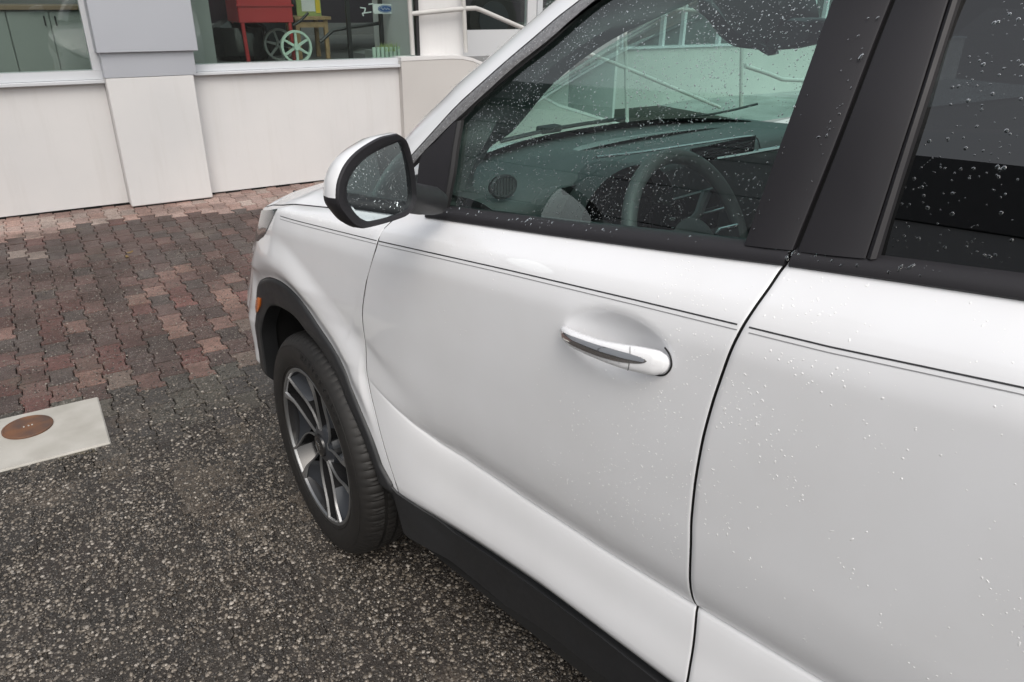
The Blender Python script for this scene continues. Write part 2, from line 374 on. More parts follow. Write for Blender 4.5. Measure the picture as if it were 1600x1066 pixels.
for ix in range(nx0, nx1):
    x = ix*PW+.02
    for iy in range(int(-1.5/PH), int(6.7/PH)):
        y = iy*PH+(PH/2 if ix % 2 else 0)+.045
        if y > 6.62 or y < -1.4: continue
        if SLAB[0]+.05 < x < SLAB[1]-.05 and SLAB[2]+.08 < y < SLAB[3]-.08: continue
        a = (np.array([x, y, 0])-CAR_O) @ CF; s = (np.array([x, y, 0])-CAR_O) @ CR
        q = project((x, y, 0)); vis = q[2] > 0 and -30 < q[0] < 1630 and -30 < q[1] < 1096 and not (s > .10 and a < .8) and x < 2.6
        cells.append((x, y, vis, q[2] if q[2] > 0 else 99, paver_colour(x, y)))
order = sorted([i for i, c in enumerate(cells) if c[2]], key=lambda i: cells[i][3])
# the pieces one can tell apart: the nearest foreground ones melt into the chippings, so start where joints show
one = set(order[:300])
def worn(P, amt):                                 # chipped, uneven rims
    Q = P.copy(); j = rng.normal(0, amt, (12, 2)); drop = np.abs(rng.normal(0, amt*.6, 12))
    for r, k in ((0, 1.25), (1, 1.0), (2, .7)): Q[12*r:12*r+12, :2] += j*k; Q[12*r:12*r+12, 2] -= drop*(1.0 if r == 0 else .5)
    return Q
PVS = [worn(PV, .0013) for _ in range(10)]; PVS2 = [worn(PV2, .0008) for _ in range(6)]
def paver_mesh(P):
    me = bpy.data.meshes.new('paver'); me.from_pydata([tuple(v) for v in P], [], PFc); me.update(); me.materials.append(M['paver']); return me
PMS = [paver_mesh(P) for P in PVS]; PMS2 = [paver_mesh(P) for P in PVS2]
BV, BF, BC = [], [], []
for i, (x, y, vis, dd, c) in enumerate(cells):
    dz = random.uniform(-.0018, .0012); rx, ry, rz = (random.uniform(-.008, .008), random.uniform(-.008, .008), random.uniform(-.012, .012))
    if i in one:
        o = bpy.data.objects.new('paver', random.choice(PMS2) if y < 2.72 else random.choice(PMS)); COL.objects.link(o); o.parent = paving
        o.location = (x, y, dz); o.rotation_euler = (rx, ry, rz); o.color = (*c, 1)
    else:
        m = np.array(Matrix.Rotation(rz, 3, 'Z') @ Matrix.Rotation(rx, 3, 'X') @ Matrix.Rotation(ry, 3, 'Y'))
        b = len(BV)*len(PV); BV.append((random.choice(PVS2) if y < 2.72 else random.choice(PVS)) @ m.T+np.array([x, y, dz])); BF += [tuple(k+b for k in f) for f in PFc]; BC.append(c)
V = np.concatenate(BV)
o = mesh_obj('paver_field', V, BF, M['paver_far'], paving, kind='stuff')
col = o.data.color_attributes.new('Col', 'FLOAT_COLOR', 'POINT')
col.data.foreach_set('color', np.repeat(np.array([(*c, 1) for c in BC], np.float32), len(PV), 0).ravel())

# pale chippings lying proud in the worn surface
def ico():
    t = (1+5**.5)/2
    V = np.array([(-1, t, 0), (1, t, 0), (-1, -t, 0), (1, -t, 0), (0, -1, t), (0, 1, t), (0, -1, -t), (0, 1, -t), (t, 0, -1), (t, 0, 1), (-t, 0, -1), (-t, 0, 1)], float)
    V /= np.linalg.norm(V[0])
    Fc = np.array([(0, 11, 5), (0, 5, 1), (0, 1, 7), (0, 7, 10), (0, 10, 11), (1, 5, 9), (5, 11, 4), (11, 10, 2), (10, 7, 6), (7, 1, 8),
                   (3, 9, 4), (3, 4, 2), (3, 2, 6), (3, 6, 8), (3, 8, 9), (4, 9, 5), (2, 4, 11), (6, 2, 10), (8, 6, 7), (9, 8, 1)])
    return V, Fc
IV, IF = ico()
IF = IF[IV[IF].mean(1)[:, 2] > -.35]
def chippings(name, n, x0, x1, y0, y1, rmin, rmax, keep):
    P = np.stack([rng.uniform(x0, x1, n), rng.uniform(y0, y1, n)], -1)
    P = P[keep(P[:, 0], P[:, 1])]; n = len(P)
    r = rmin+(rmax-rmin)*rng.power(0.36, n)
    sc = r[:, None]*np.stack([rng.uniform(.8, 1.3, n), rng.uniform(.7, 1.1, n), rng.uniform(.4, .7, n)], -1)
    ang = rng.uniform(0, 6.283, n)
    jit = 1+rng.uniform(-.16, .16, (n, 12, 1))
    V = IV[None]*jit*sc[:, None, :]
    c, s = np.cos(ang)[:, None], np.sin(ang)[:, None]
    V = np.stack([V[..., 0]*c-V[..., 1]*s, V[..., 0]*s+V[..., 1]*c, V[..., 2]], -1)
    V[..., 0] += P[:, None, 0]; V[..., 1] += P[:, None, 1]; V[..., 2] += (sc[:, 2]*.25)[:, None]-.0005
    Fc = (IF[None]+12*np.arange(n)[:, None, None]).reshape(-1, 3)
    o = mesh_obj(name, V.reshape(-1, 3), Fc, M['pebble'], None, smooth=True, angle=60, kind='stuff')
    base = rng.choice(4, n, p=[.30, .24, .38, .08]); tone = np.array([(.100, .085, .069), (.185, .160, .132), (.032, .028, .024), (.31, .28, .245)])[base]*rng.uniform(.75, 1.2, (n, 1))
    ca = o.data.color_attributes.new('Col', 'FLOAT_COLOR', 'POINT')
    ca.data.foreach_set('color', np.repeat(np.concatenate([tone, np.ones((n, 1))], 1).astype(np.float32), 12, 0).ravel())
    return o
def not_slab(x, y): return ~((x > SLAB[0]-.01) & (x < SLAB[1]+.01) & (y > SLAB[2]-.01) & (y < SLAB[3]+.01))
def patchy(x, y):  # uneven wear
    f = .55+.25*np.sin(x*5.1+y*3.3)+.25*np.sin(x*11.7-y*7.9+1.3)+.2*np.sin(x*23+y*19)
    return rng.uniform(0, 1, len(x)) < np.clip(f, .62, 1)
def in_view(x, y):
    q = project(np.stack([x, y, 0*x], -1)); return (q[:, 2] > 0) & (q[:, 0] > -60) & (q[:, 0] < 1200) & (q[:, 1] < 1130)
def near_fade(x, y): return rng.uniform(0, 1, len(x)) < np.clip((3.15-y)/.55, .10, 1)
o = chippings('gravel_chippings', 215000, -.75, 1.75, .75, 3.3, .0014, .0070, lambda x, y: not_slab(x, y) & in_view(x, y) & patchy(x, y) & near_fade(x, y))
o['label'] = 'pale stone chippings exposed in the dark pavers'
o = chippings('loose_grit', 26000, -.9, 1.4, 3.0, 5.2, .0016, .0050, lambda x, y: not_slab(x, y) & in_view(x, y) & patchy(x, y))
o['label'] = 'scattered pale grit on the red pavers'

# concrete surround and its round rusty cover
sl = MB().box(SLAB[0], SLAB[1], SLAB[2], SLAB[3], -.05, .006, .005).build('concrete_surround', M['concrete'])
tag(sl, 'pale square concrete slab set in the pavers around a rusty round cover', 'concrete slab')
cov = thing('drain_cover', 'round rusty brown iron cover in the pale concrete slab', 'drain cover', (-.232, 3.118, .006))
def lathe(profile, n=48, center=(0, 0, 0)):
    V, Fc = [], []
    for r, z in profile:
        for k in range(n):
            a = 2*math.pi*k/n; V.append((center[0]+r*math.cos(a), center[1]+r*math.sin(a), center[2]+z))
    for i in range(len(profile)-1):
        for k in range(n): Fc.append((i*n+k, i*n+(k+1) % n, (i+1)*n+(k+1) % n, (i+1)*n+k))
    Fc.append(tuple((len(profile)-1)*n+k for k in range(n)))
    return V, Fc
lv = lathe([(.088, 0), (.088, .005), (.085, .007), (.080, .007), (.079, .0055), (.004, .006)], 56)
mesh_obj('cover_disc', lv[0], lv[1], M['rust'], cov, world=False)
for q in (-.012, .004, .016):
    kb = MB().box(q-.003, q+.003, -.004+.1*q, .004+.1*q, .0052, .0085, .001); kb.build('key_slot', M['concrete'], cov, world=False)
for k, (u, v, rot, kd) in enumerate([(203, 395, .5, 0), (199, 402, 1.7, 1)]):
    p = CAM+(0-CAM[2])/ray(u, v)[2]*ray(u, v)
    pts = [(.024*math.cos(t)*(1-.3*math.sin(t)), .010*math.sin(t), .004+.004*math.cos(2*t)) for t in np.linspace(0, 2*math.pi, 10)[:-1]]
    c, s = math.cos(rot), math.sin(rot)
    lf = MB().prism([(p[0]+x*c-y*s, p[1]+x*s+y*c, z) for x, y, z in pts], (0, 0, .0012)).build('fallen_leaf', M['leaf'])
    tag(lf, ['yellowed fallen leaf on the red pavers, farther from the slab', 'curled yellow fallen leaf touching another on the dark pavers', 'small yellow fallen leaf in a paver joint nearest the tyre'][k], 'leaf', 'fallen leaves on the pavers')

# ------------------------------------------------------------------ showroom building
Y0 = 6.57
bld = thing('showroom_building', 'white rendered showroom with grey metal pilaster and large shop windows', 'building', (1.8, Y0, 0))
FLOOR = 0.93
b = MB().box(-1.15, .60, Y0, Y0+.25, .014, .925); b.build('dado_wall', M['white_wall'], bld)
b = MB().box(1.21, 3.24, Y0, Y0+.25, .012, .95); b.build('dado_wall', M['white_wall'], bld)
MB().box(-1.15, 3.24, Y0+.02, Y0+.2, -.1, .011).build('base_joint', M['seal_and_shade'], bld)
MB().box(.615, 1.2, Y0-.135, Y0+.015, -.1, .009).build('base_joint', M['seal_and_shade'], bld)
MB().box(.602, 1.212, Y0-.15, Y0+.2, .010, .965, .006).build('pilaster', M['white_wall'], bld)
MB().box(.600, 1.235, Y0-.152, Y0+.2, .967, 1.135).build('metal_band', M['metal_panel'], bld)
MB().box(.578, 1.268, Y0-.185, Y0+.25, 1.139, 3.6, .004).build('metal_cladding', M['metal_panel'], bld)
# left window
f = MB(); f.box(-1.15, .60, Y0-.006, Y0+.12, .948, 1.008).box(.545, .60, Y0+.004, Y0+.10, 1.009, 3.2).box(-1.15, -1.09, Y0+.004, Y0+.10, 1.009, 3.2)
wf = f.build('window', M['alu'], bld)
MB().box(-1.15, .6, Y0+.004, Y0+.1, 3.2, 3.28).build('window_head', M['alu'], wf)
MB().box(-1.15, .602, Y0-.055, Y0+.10, .922, .946, .003).build('window_sill', M['alu'], wf)
MB().box(-1.085, .543, Y0+.045, Y0+.053, 1.010, 3.19).build('pane', M['pane'], wf)
# right window
f = MB().box(1.24, 3.22, Y0-.006, Y0+.12, .972, 1.022)
wf = f.build('window', M['alu'], bld)
MB().box(1.24, 3.22, Y0+.004, Y0+.1, 3.2, 3.28).build('window_head', M['alu'], wf)
MB().box(1.236, 2.995, Y0-.055, Y0+.10, .948, .970, .003).build('window_sill', M['alu'], wf)
MB().box(1.25, 3.205, Y0+.045, Y0+.053, 1.023, 3.19).build('pane', M['pane'], wf)
MB().box(3.206, 3.236, Y0+.03, Y0+.075, 1.0, 3.3).build('corner_bead', M['black_frame'], wf)
MB().box(1.235, 1.262, Y0+.02, Y0+.08, 1.0, 3.3).build('corner_bead', M['black_frame'], wf)
# inside of the showroom
MB().box(-1.05, 5.4, Y0+.26, 12, .85, FLOOR).build('showroom_floor', M['floor_in'], bld)
MB().box(-1.05, 5.4, 12, 12.2, .85, 3.6).build('back_wall', M['wall_in'], bld)
MB().box(-1.05, 5.4, Y0+.26, 12, 3.58, 3.6).build('added_glass_roof', M['pane'], bld)  # unseen glass roof, added to let daylight onto the showroom contents
MB().box(-1.15, -1.05, Y0+.26, 12.2, .85, 3.6).build('end_wall', M['wall_in'], bld)
MB().box(-1.15, 5.6, Y0-.02, Y0+.25, 3.29, 3.9).build('parapet', M['metal_panel'], bld)
# recessed entrance
DY = 7.55
dl, dr = W(659, 60, DY)[0], W(838, 30, DY)[0]
gl, gr, gz = W(686, 40, DY)[0], W(824, 40, DY)[0], W(755, 47, DY)[2]
d_ = MB().box(dl, gl, DY, DY+.06, FLOOR-.02, 3.1).box(gl+.001, gr-.001, DY+.002, DY+.058, FLOOR-.02, gz).box(gr, dr, DY, DY+.06, FLOOR-.02, 3.1)
door = d_.build('door', M['white_door'], bld)
MB().box(gl+.002, gr-.002, DY+.02, DY+.028, gz+.002, 3.1).build('pane', M['pane'], door)
hx, hz = W(673, 66, DY-.02)[0], W(673, 66, DY-.02)[2]
MB().box(hx-.007, hx+.007, DY-.014, DY-.001, hz-.045, hz+.045, .003).build('handle', M['black_frame'], door)
MB().box(3.24, dl-.002, Y0+.1, DY+.1, FLOOR-.05, 3.4).build('return_wall', M['white_wall'], bld)
sx = dr+.02
MB().box(dr+.003, sx+.05, DY-.02, DY+.08, FLOOR-.02, 3.1).box(sx+.62, sx+.7, DY-.02, DY+.08, FLOOR-.02, 3.1).build('door_frame', M['alu'], bld)
sp = MB().box(sx+.05, sx+.62, DY+.02, DY+.08, FLOOR-.02, FLOOR+.12).build('sidelight', M['alu'], bld)
MB().box(sx+.052, sx+.618, DY+.04, DY+.05, FLOOR+.122, 3.1).build('pane', M['pane'], sp)
# wing beyond the ramp
wx = W(950, 110, 7.0)[0]
MB().box(sx+.7, wx+.12, 6.98, DY+.3, -.1, 3.6).build('wing_wall', M['white_wall'], bld)
WY = 9.0
wz = W(985, 74, WY)[2]
MB().box(wx+.12, 17, WY, WY+.25, -.1, wz-.03).build('wing_dado', M['beige_wall'], bld)
MB().box(wx+.12, 17, WY-.03, WY+.2, wz-.028, wz).build('wing_sill', M['alu'], bld)
gf = MB()
xx = wx+.3
while xx < 16.5:
    gf.box(xx, xx+.05, WY+.02, WY+.1, wz+.001, 3.3); xx += random.choice([.34, .42, .8])
gw = gf.build('window', M['alu'], bld)
MB().box(wx+.12, 17, WY+.11, WY+.12, wz+.001, 3.3).build('pane', M['pane'], gw)
MB().box(wx+.12, 17, WY+1.8, WY+1.9, 0, 3.4).build('wing_back_wall', M['wall_in'], bld)
MB().box(wx+.12, 17, WY+.1, WY+2, 3.3, 3.9).build('wing_roof', M['metal_panel'], bld)

# things standing in the showroom
cab = thing('cabinet', 'low grey cabinet with double doors behind the left shop window', 'cabinet', (0, 7.2, FLOOR))
MB().box(-1.0, .70, 7.222, 7.7, FLOOR, 1.40).build('carcass', M['cab'], cab)
MB().box(-1.02, .72, 7.17, 7.72, 1.402, 1.435, .004).build('worktop', M['shelf'], cab)
for k, x in enumerate(np.arange(-.752, .6, .282)):
    dd = MB().box(x+.003, x+.279, 7.20, 7.220, FLOOR+.03, 1.395, .003).build('door', M['cab'], cab)
    hx = x+.037 if k % 2 == 0 else x+.245
    MB().box(hx-.005, hx+.005, 7.185, 7.199, 1.29, 1.36, .002).build('handle', M['black_frame'], dd)
lk = thing('tall_cabinet', 'tall dark green grey cabinet beside the red cart behind the right shop window', 'cabinet', (1.35, 7.1, FLOOR))
MB().box(1.14, 1.53, 7.02, 7.5, FLOOR, 2.3).build('carcass', M['cab'], lk)
MB().box(1.145, 1.335, 7.0, 7.018, FLOOR+.02, 1.18, .003).build('door', M['cab'], lk)
MB().box(1.145, 1.335, 7.0, 7.018, 1.186, 2.28, .003).build('door', M['cab'], lk)
MB().box(1.338, 1.527, 7.0, 7.018, FLOOR+.02, 2.28, .003).build('door', M['cab'], lk)
# red popcorn style cart
cart = thing('display_cart', 'red box cart on red legs with spoked wheels behind the right shop window', 'cart', (2.15, 7.75, FLOOR))
CY = 7.55
def X(u, v, y=CY): return W(u, v, y)[0]
def Z(u, v, y=CY): return W(u, v, y)[2]
MB().box(X(374, 36), X(459, 36), CY, CY+.42, Z(415, 36), 1.85, .008).build('box_body', M['red'], cart)
MB().box(X(374, 36)-.01, X(459, 36)+.01, CY-.012, CY-.001, Z(415, 10), Z(415, 7)).build('trim_rail', M['red'], cart)
for (u0, u1, dy) in ((379, 391, .02), (364, 374, .38), (453, 462, .02)):
    x0, x1 = X(u0, 38, CY+dy), X(u1, 96, CY+dy)
    MB().tube([(x0, CY+dy, Z(415, 36)+.002), (x1*.5+x0*.5, CY+dy, FLOOR)], .018, 8).build('leg', M['red'], cart)
def spoked_wheel(cx, cy, cz, R, mat, parent, w=.03, rot=0.0, nsp=6):
    rim = MB(); n = 40
    prof = [(R, -w/2), (R, w/2), (R*.86, w/2), (R*.86, -w/2)]
    V, Fc = [], []
    for k in range(n):
        a = 2*math.pi*k/n
        for r, o_ in prof: V.append((cx+r*math.cos(a), cy+o_, cz+r*math.sin(a)))
    for k in range(n):
        for j in range(4): Fc.append((k*4+j, k*4+(j+1) % 4, ((k+1) % n)*4+(j+1) % 4, ((k+1) % n)*4+j))
    rim.add(V, Fc); wh = rim.build('wheel', mat, parent, smooth=True)
    for k in range(nsp):
        a = 2*math.pi*k/nsp+rot; c, s = math.cos(a), math.sin(a); h0, h1 = R*.085, R*.065
        P = [(cx+c*r-s*t, cy-.01, cz+s*r+c*t) for r, t in ((R*.15, -h0), (R*.88, -h1), (R*.88, h1), (R*.15, h0))]
        MB().prism(P, (0, .02, 0)).build('spoke', mat, wh)
    hb = MB().tube([(cx, cy-.028, cz), (cx, cy+.03, cz)], R*.2, 16); hb.build('hub', mat, wh)
wcx, wcz = X(463, 73, CY-.1), Z(463, 73, CY-.1)
wr = abs(X(487, 73, CY-.1)-X(439, 73, CY-.1))/2
spoked_wheel(wcx, CY-.1, FLOOR+wr, wr, M['mint'], cart, .035, math.pi/2)
spoked_wheel(X(436, 72, CY+.3), CY+.3, FLOOR+wr, wr, M['cab'], cart, .035, math.pi/2+.3)
MB().tube([(wcx, CY-.08, FLOOR+wr), (X(436, 72, CY+.3), CY+.29, FLOOR+wr)], .012, 8).build('axle', M['black_frame'], cart)
MB().tube([(X(458, 40), CY, Z(458, 40)), (X(468, 33), CY-.02, Z(468, 33)), (X(480, 20), CY-.03, Z(480, 20))], .012, 8).build('push_handle', M['black_frame'], cart)
# black wrapped bundle behind the cart legs
bx_, bz_ = X(380, 95, 8.1), FLOOR
pr = [(.22, 0), (.27, .05), (.28, .18), (.25, .30), (.18, .36), (.05, .38)]
lv = lathe(pr, 18, (bx_, 8.1, bz_)); VV = np.array(lv[0]); VV[:, :2] += rng.normal(0, .012, (len(VV), 2))
o = mesh_obj('wrapped_bundle', VV, lv[1], M['gloss_black'], None, smooth=True, angle=28); tag(o, 'black shiny plastic wrapped bundle behind the red cart legs', 'bundle')
# wooden stand and framed notice on it
SY = 7.85
st = thing('wooden_stand', 'pale wooden stand with straight legs right of the spoked cart wheel', 'stand', (X(490, 90, SY), SY, FLOOR))
x0, x1, zt = X(459, 24, SY), X(516, 24, SY), Z(490, 26, SY)
MB().box(x0, x1, SY-.02, SY+.34, zt-.03, zt, .003).build('top', M['wood'], st)
for (xa, ya) in ((x0+.03, SY+.005), (x1-.05, SY+.005), (x0+.03, SY+.29), (x1-.05, SY+.29)):
    MB().box(xa-.02, xa+.02, ya, ya+.035, FLOOR, zt-.031, .002).build('leg', M['wood'], st)
MB().box(x0+.05, x1-.07, SY+.012, SY+.03, zt-.10, zt-.05).build('rail', M['wood'], st)
nt = thing('notice_frame', 'pale notice in a green and yellow frame standing on the wooden stand', 'sign', (X(484, 22, SY), SY+.1, zt))
n0, n1 = X(464, 12, SY+.08), X(502, 12, SY+.08)
MB().box(n0, n1, SY+.09, SY+.11, zt+.001, zt+.34, .003).build('frame', M['leafy'], nt)
MB().box(n1-.055, n1-.012, SY+.083, SY+.089, zt+.03, zt+.33).build('yellow_edge', M['yellow'], nt)
MB().box(n0+.05, n1-.062, SY+.084, SY+.0885, zt+.045, zt+.33).build('paper', M['logo_white'], nt)
# two dark posts and the blue oval plate in the window
for k, (u0, u1) in enumerate(((543, 551), (594, 602))):
    py = 7.3; xa = X(u0, 40, py)
    o = MB().box(xa, xa+.035, py, py+.035, FLOOR, 3.4).build('display_post', M['black_frame']); tag(o, ['slim black post behind the window, left of the blue oval plate', 'slim black post behind the blue oval plate'][k], 'post', 'black posts behind the right shop window')
o = MB().tube([W(500, 66, 7.36), W(520, 48, 7.36), W(545, 43, 7.36), W(570, 40, 7.36), W(596, 36, 7.36)], .016, 8).build('hose', M['black_frame'], None, smooth=True); tag(o, 'black hose running between the wooden stand and the black post', 'hose')
pl = thing('oval_plate', 'white plate with a blue oval emblem behind the right shop window', 'sign', (X(603, 14, 7.2), 7.2, Z(603, 14, 7.2)))
cx, cz = X(602, 14, 7.2), Z(602, 14, 7.2); pw = abs(X(620, 14, 7.2)-X(585, 14, 7.2))/2
MB().box(cx-pw, cx+pw, 7.2, 7.206, cz-.042, cz+.042).build('plate', M['logo_white'], pl)
ov = [(cx+pw*.66*math.cos(t), 7.198, cz+.034*math.sin(t)) for t in np.linspace(0, 2*math.pi, 29)[:-1]]
MB().prism(ov, (0, .0018, 0)).build('oval', M['logo_blue'], pl)
ring = [Vector((cx+pw*.58*math.cos(t), 7.197, cz+.028*math.sin(t))) for t in np.linspace(0, 2*math.pi, 29)[:-1]]
MB().tube(ring, .0016, 5, closed=True).build('oval_outline', M['logo_white'], pl)
sq = [Vector((cx-pw*.4+pw*.8*t, 7.197, cz+.012*math.sin(t*19)*(1-.5*t))) for t in np.linspace(0, 1, 24)]
MB().tube(sq, .002, 5).build('script_stroke', M['logo_white'], pl)
gm = MB()
for seg in ([(563, 12), (571, 13)], [(566, 21), (580, 19)], [(571, 13), (569, 21)], [(583, 7), (584, 20)], [(576, 7), (583, 6)], [(566, 21), (568, 25)]):
    gm.tube([W(u, v, 7.2) for u, v in seg], .006, 6)
o = gm.build('window_lettering', M['logo_white']); tag(o, 'broken white lettering strokes left of the blue oval plate', 'lettering')
# slatted planter with a strip of green
ry = 7.05; px0, px1 = X(583, 85, ry), X(641, 85, ry); pz = Z(612, 70, ry)
pt = thing('slatted_planter', 'pale slatted planter with green growth low behind the window', 'planter', (px0, ry, FLOOR))
for k in range(9):
    xa = px0+(px1-px0)*k/9; MB().box(xa, xa+(px1-px0)*.075, ry, ry+.02, FLOOR, pz-.02, .002).build('slat', M['mint'], pt)
MB().box(px0, px1, ry+.024, ry+.2, FLOOR, pz-.05).build('trough', M['cab'], pt)
gv = MB()
for k in range(160):
    x = random.uniform(px0+.1, px1); y = random.uniform(ry-.004, ry+.16); h = random.uniform(.03, .09)
    gv.add([(x-.004, y, pz-.06), (x+.004, y, pz-.06), (x+random.uniform(-.02, .02), y+random.uniform(-.03, .0), pz-.06+h)], [(0, 1, 2)])
o = gv.build('grass_blades', M['leafy'], pt); o['kind'] = 'stuff'
# dark car standing in the showroom
DC = 8.4
dc = thing('showroom_car', 'dark plum coloured car parked inside the showroom behind the glass', 'car', (4.0, DC+.9, FLOOR))
prof = [(-2.1, .32), (-2.15, .62), (-2.0, .86), (-1.2, 1.0), (-.75, 1.42), (1.2, 1.46), (1.75, 1.08), (2.1, 1.0), (2.15, .55), (2.1, .30)]
cxx = 3.75
V = []; Fc = []
for yy, sc in ((0.0, 1.0), (.06, 1.0), (1.7, 1.0)):
    V += [(cxx+x, DC+yy+(.16 if z > 1.1 and yy < 1 else (0.0 if z > .4 else .05)), FLOOR+z) for x, z in prof]
n = len(prof)
Fc = [tuple(range(n)), tuple(range(3*n-1, 2*n-1, -1))]+[(j*n+i, j*n+(i+1) % n, (j+1)*n+(i+1) % n, (j+1)*n+i) for j in range(2) for i in range(n)]
mesh_obj('body', V, Fc, M['dark_car'], dc, smooth=True, angle=25)
MB().prism([(cxx+x, DC+.125, FLOOR+z) for x, z in ((-1.05, 1.06), (-.68, 1.36), (1.1, 1.40), (1.5, 1.10))], (0, .02, 0)).build('side_glass', M['piano'], dc)
for wx_ in (cxx-1.35, cxx+1.35):
    wv = MB().tube([(wx_, DC-.03, FLOOR+.33), (wx_, DC+.2, FLOOR+.33)], .33, 28).build('wheel', M['rubber'], dc)
    MB().tube([(wx_, DC-.045, FLOOR+.33), (wx_, DC-.031, FLOOR+.33)], .21, 24).build('rim', M['rim_dark'], wv)

# ------------------------------------------------------------------ ramp, its wall and railing
PY = 6.50
rw = thing('ramp_wall', 'low grey rendered wall sloping down beside the entrance ramp', 'wall', (3.0, PY, 0))
top = [(2.997, 1.03), (3.50, 1.035), (3.62, 1.028), (3.73, 1.005), (3.84, .965)]
for (u, v) in ((872, 162), (974, 194), (1130, 218)): q = W(u, v, PY); top.append((q[0], q[2]))
top.append((9.2, .12))
low = [(9.2, -.1), (2.997, -.1)]
MB().prism([(x, PY, z-.03) for x, z in top]+[(x, PY, z) for x, z in low], (0, .16, 0)).build('wall_face', M['beige_wall'], rw)
cp = MB()
for (xa, za), (xb, zb) in zip(top[:-1], top[1:]):
    cp.add([(xa, PY-.004, za-.029), (xb, PY-.004, zb-.029), (xb, PY+.19, zb-.029), (xa, PY+.19, za-.029), (xa, PY-.004, za), (xb, PY-.004, zb), (xb, PY+.19, zb), (xa, PY+.19, za)],
           [(0, 1, 5, 4), (3, 7, 6, 2), (4, 5, 6, 7), (0, 3, 2, 1), (0, 4, 7, 3), (1, 2, 6, 5)])
cp.build('coping', M['white_wall'], rw)
rpz = [(3.24, .90)]+[(x, z-.07) for x, z in top[1:-1]]+[(9.2, .035), (17, .02)]
rpm = MB()
for (xa, za), (xb, zb_) in zip(rpz[:-1], rpz[1:]): rpm.add([(xa, PY+.15, za), (xb, PY+.15, zb_), (xb, 9.0, zb_), (xa, 9.0, za)], [(0, 1, 2, 3)])
rp = rpm.build('ramp', M['ramp'])
rp['kind'] = 'structure'
RY = PY+.09
rl = thing('railing', 'grey tubular handrail on posts running down the entrance ramp', 'railing', (3.0, RY, 1.0))
def RP(u, v): return W(u, v, RY)
R_ = .021
MB().tube([RP(636, -60), RP(645, 86)], R_, 12).build('post', M['rail'], rl, smooth=True)
MB().tube([RP(721, -60), RP(728, 82)], R_, 12).build('post', M['rail'], rl, smooth=True)
MB().tube([RP(976, 10), RP(980, 193)], R_, 12).build('post', M['rail'], rl, smooth=True)
MB().tube([RP(1160, 20), RP(1158, 170)], R_+.004, 12).build('post', M['rail'], rl, smooth=True)
a0 = RP(641, 22); a1 = RP(728, 13.5); a2 = RP(743, 13); a3 = RP(812, 42); a4 = RP(975, 105); a5 = RP(1125, 168)
MB().tube([a0, a1, a2, RP(752, 16), a3, a4, a5], R_, 12).build('handrail', M['rail'], rl, smooth=True)
MB().tube([RP(1164, 103), RP(1200, 115), RP(1222, 124), RP(1262, 126), RP(1330, 130)], R_+.006, 12).build('handrail', M['rail'], rl, smooth=True)
MB().tube([RP(636, -60), RP(721, -60), RP(976, 10), RP(1160, 20)], R_, 12).build('top_rail', M['rail'], rl, smooth=True)

# ------------------------------------------------------------------ panelled wing on the left, seen only mirrored in the glass
cn = thing('panelled_wing', 'grey panelled building wing opposite the parked car, mirrored in its windows', 'building', (-4.2, 3.0, 0))
FX = -4.0
zj = [0.0, 1.1, 2.2, 3.3, 4.27, 4.66, 5.45]; yj = [2.6, 4.6, 6.2, 7.8, 9.4, 11.0]
for i in range(len(zj)-1):
    for j in range(len(yj)-1):
        MB().box(FX-.05, FX, yj[j]+.016, yj[j+1]-.016, zj[i]+.016, zj[i+1]-.016, .006).build('panel', M['canopy'], cn)
MB().box(FX-.4, FX-.06, 2.62, 11, -.1, 5.6).build('backing_wall', M['canopy_dark'], cn)
MB().box(FX-.5, FX+.35, 2.6, 11, 5.47, 6.35).build('eave', M['canopy_dark'], cn)
MB().box(FX-.5, FX, .3, 2.55, 3.3, 5.0).build('low_fascia', M['canopy_dark'], cn)
MB().box(FX-.45, FX-.05, .3, 2.55, -.1, 3.28).build('side_wall', M['canopy'], cn)
# ------------------------------------------------------------------ the parked car
# car space: a = forward of the front wheel, s = inward from the left wheel face, z = up
CM = np.stack([CF, CR, np.array([0, 0, 1.0])])
CAMC = CM @ (CAM-CAR_O)
HALF = 0.885                                    # s of the car's centre line
car = thing('parked_car', 'white compact crossover parked on the pavers, beaded with rain', 'car', tuple(CAR_O), math.radians(101))
def L3(P): P = np.asarray(P, float); return np.stack([P[..., 0], -P[..., 1], P[..., 2]], -1)
def crays(u, v): return CM @ ray(u, v)
def at_s(u, v, s): r = crays(u, v); return CAMC+(s-CAMC[1])/r[1]*r
def at_a(u, v, a): r = crays(u, v); return CAMC+(a-CAMC[0])/r[0]*r
def at_z(u, v, z): r = crays(u, v); return CAMC+(z-CAMC[2])/r[2]*r
def cproj(P): return project(CAR_O+np.asarray(P) @ CM)[..., :2]
def ip(x, xs, ys): return np.interp(x, xs, ys)
def pchip(x, X, Y):
    """monotone cubic through the knots X (K,N), Y (K,N) at x (N)"""
    h = np.diff(X, axis=0); dl = np.diff(Y, axis=0)/h
    w1, w2 = 2*h[1:]+h[:-1], h[1:]+2*h[:-1]
    with np.errstate(divide='ignore', invalid='ignore'):
        m = np.where(dl[1:]*dl[:-1] > 0, (w1+w2)/(w1/dl[:-1]+w2/dl[1:]), 0)
    m = np.concatenate([dl[:1], m, dl[-1:]])
    i = np.clip((x[None] >= X).sum(0)-1, 0, len(X)-2); n = np.arange(len(x))
    t = (x-X[i, n])/h[i, n]
    return ((1+2*t)*(1-t)**2*Y[i, n]+t*(1-t)**2*h[i, n]*m[i, n]+t*t*(3-2*t)*Y[i+1, n]+t*t*(t-1)*h[i, n]*m[i+1, n])
def p1(x, X, Y):
    x = np.atleast_1d(np.asarray(x, float)); n = len(x)
    return pchip(x, np.repeat(np.array(X, float)[:, None], n, 1), np.repeat(np.array(Y, float)[:, None], n, 1))
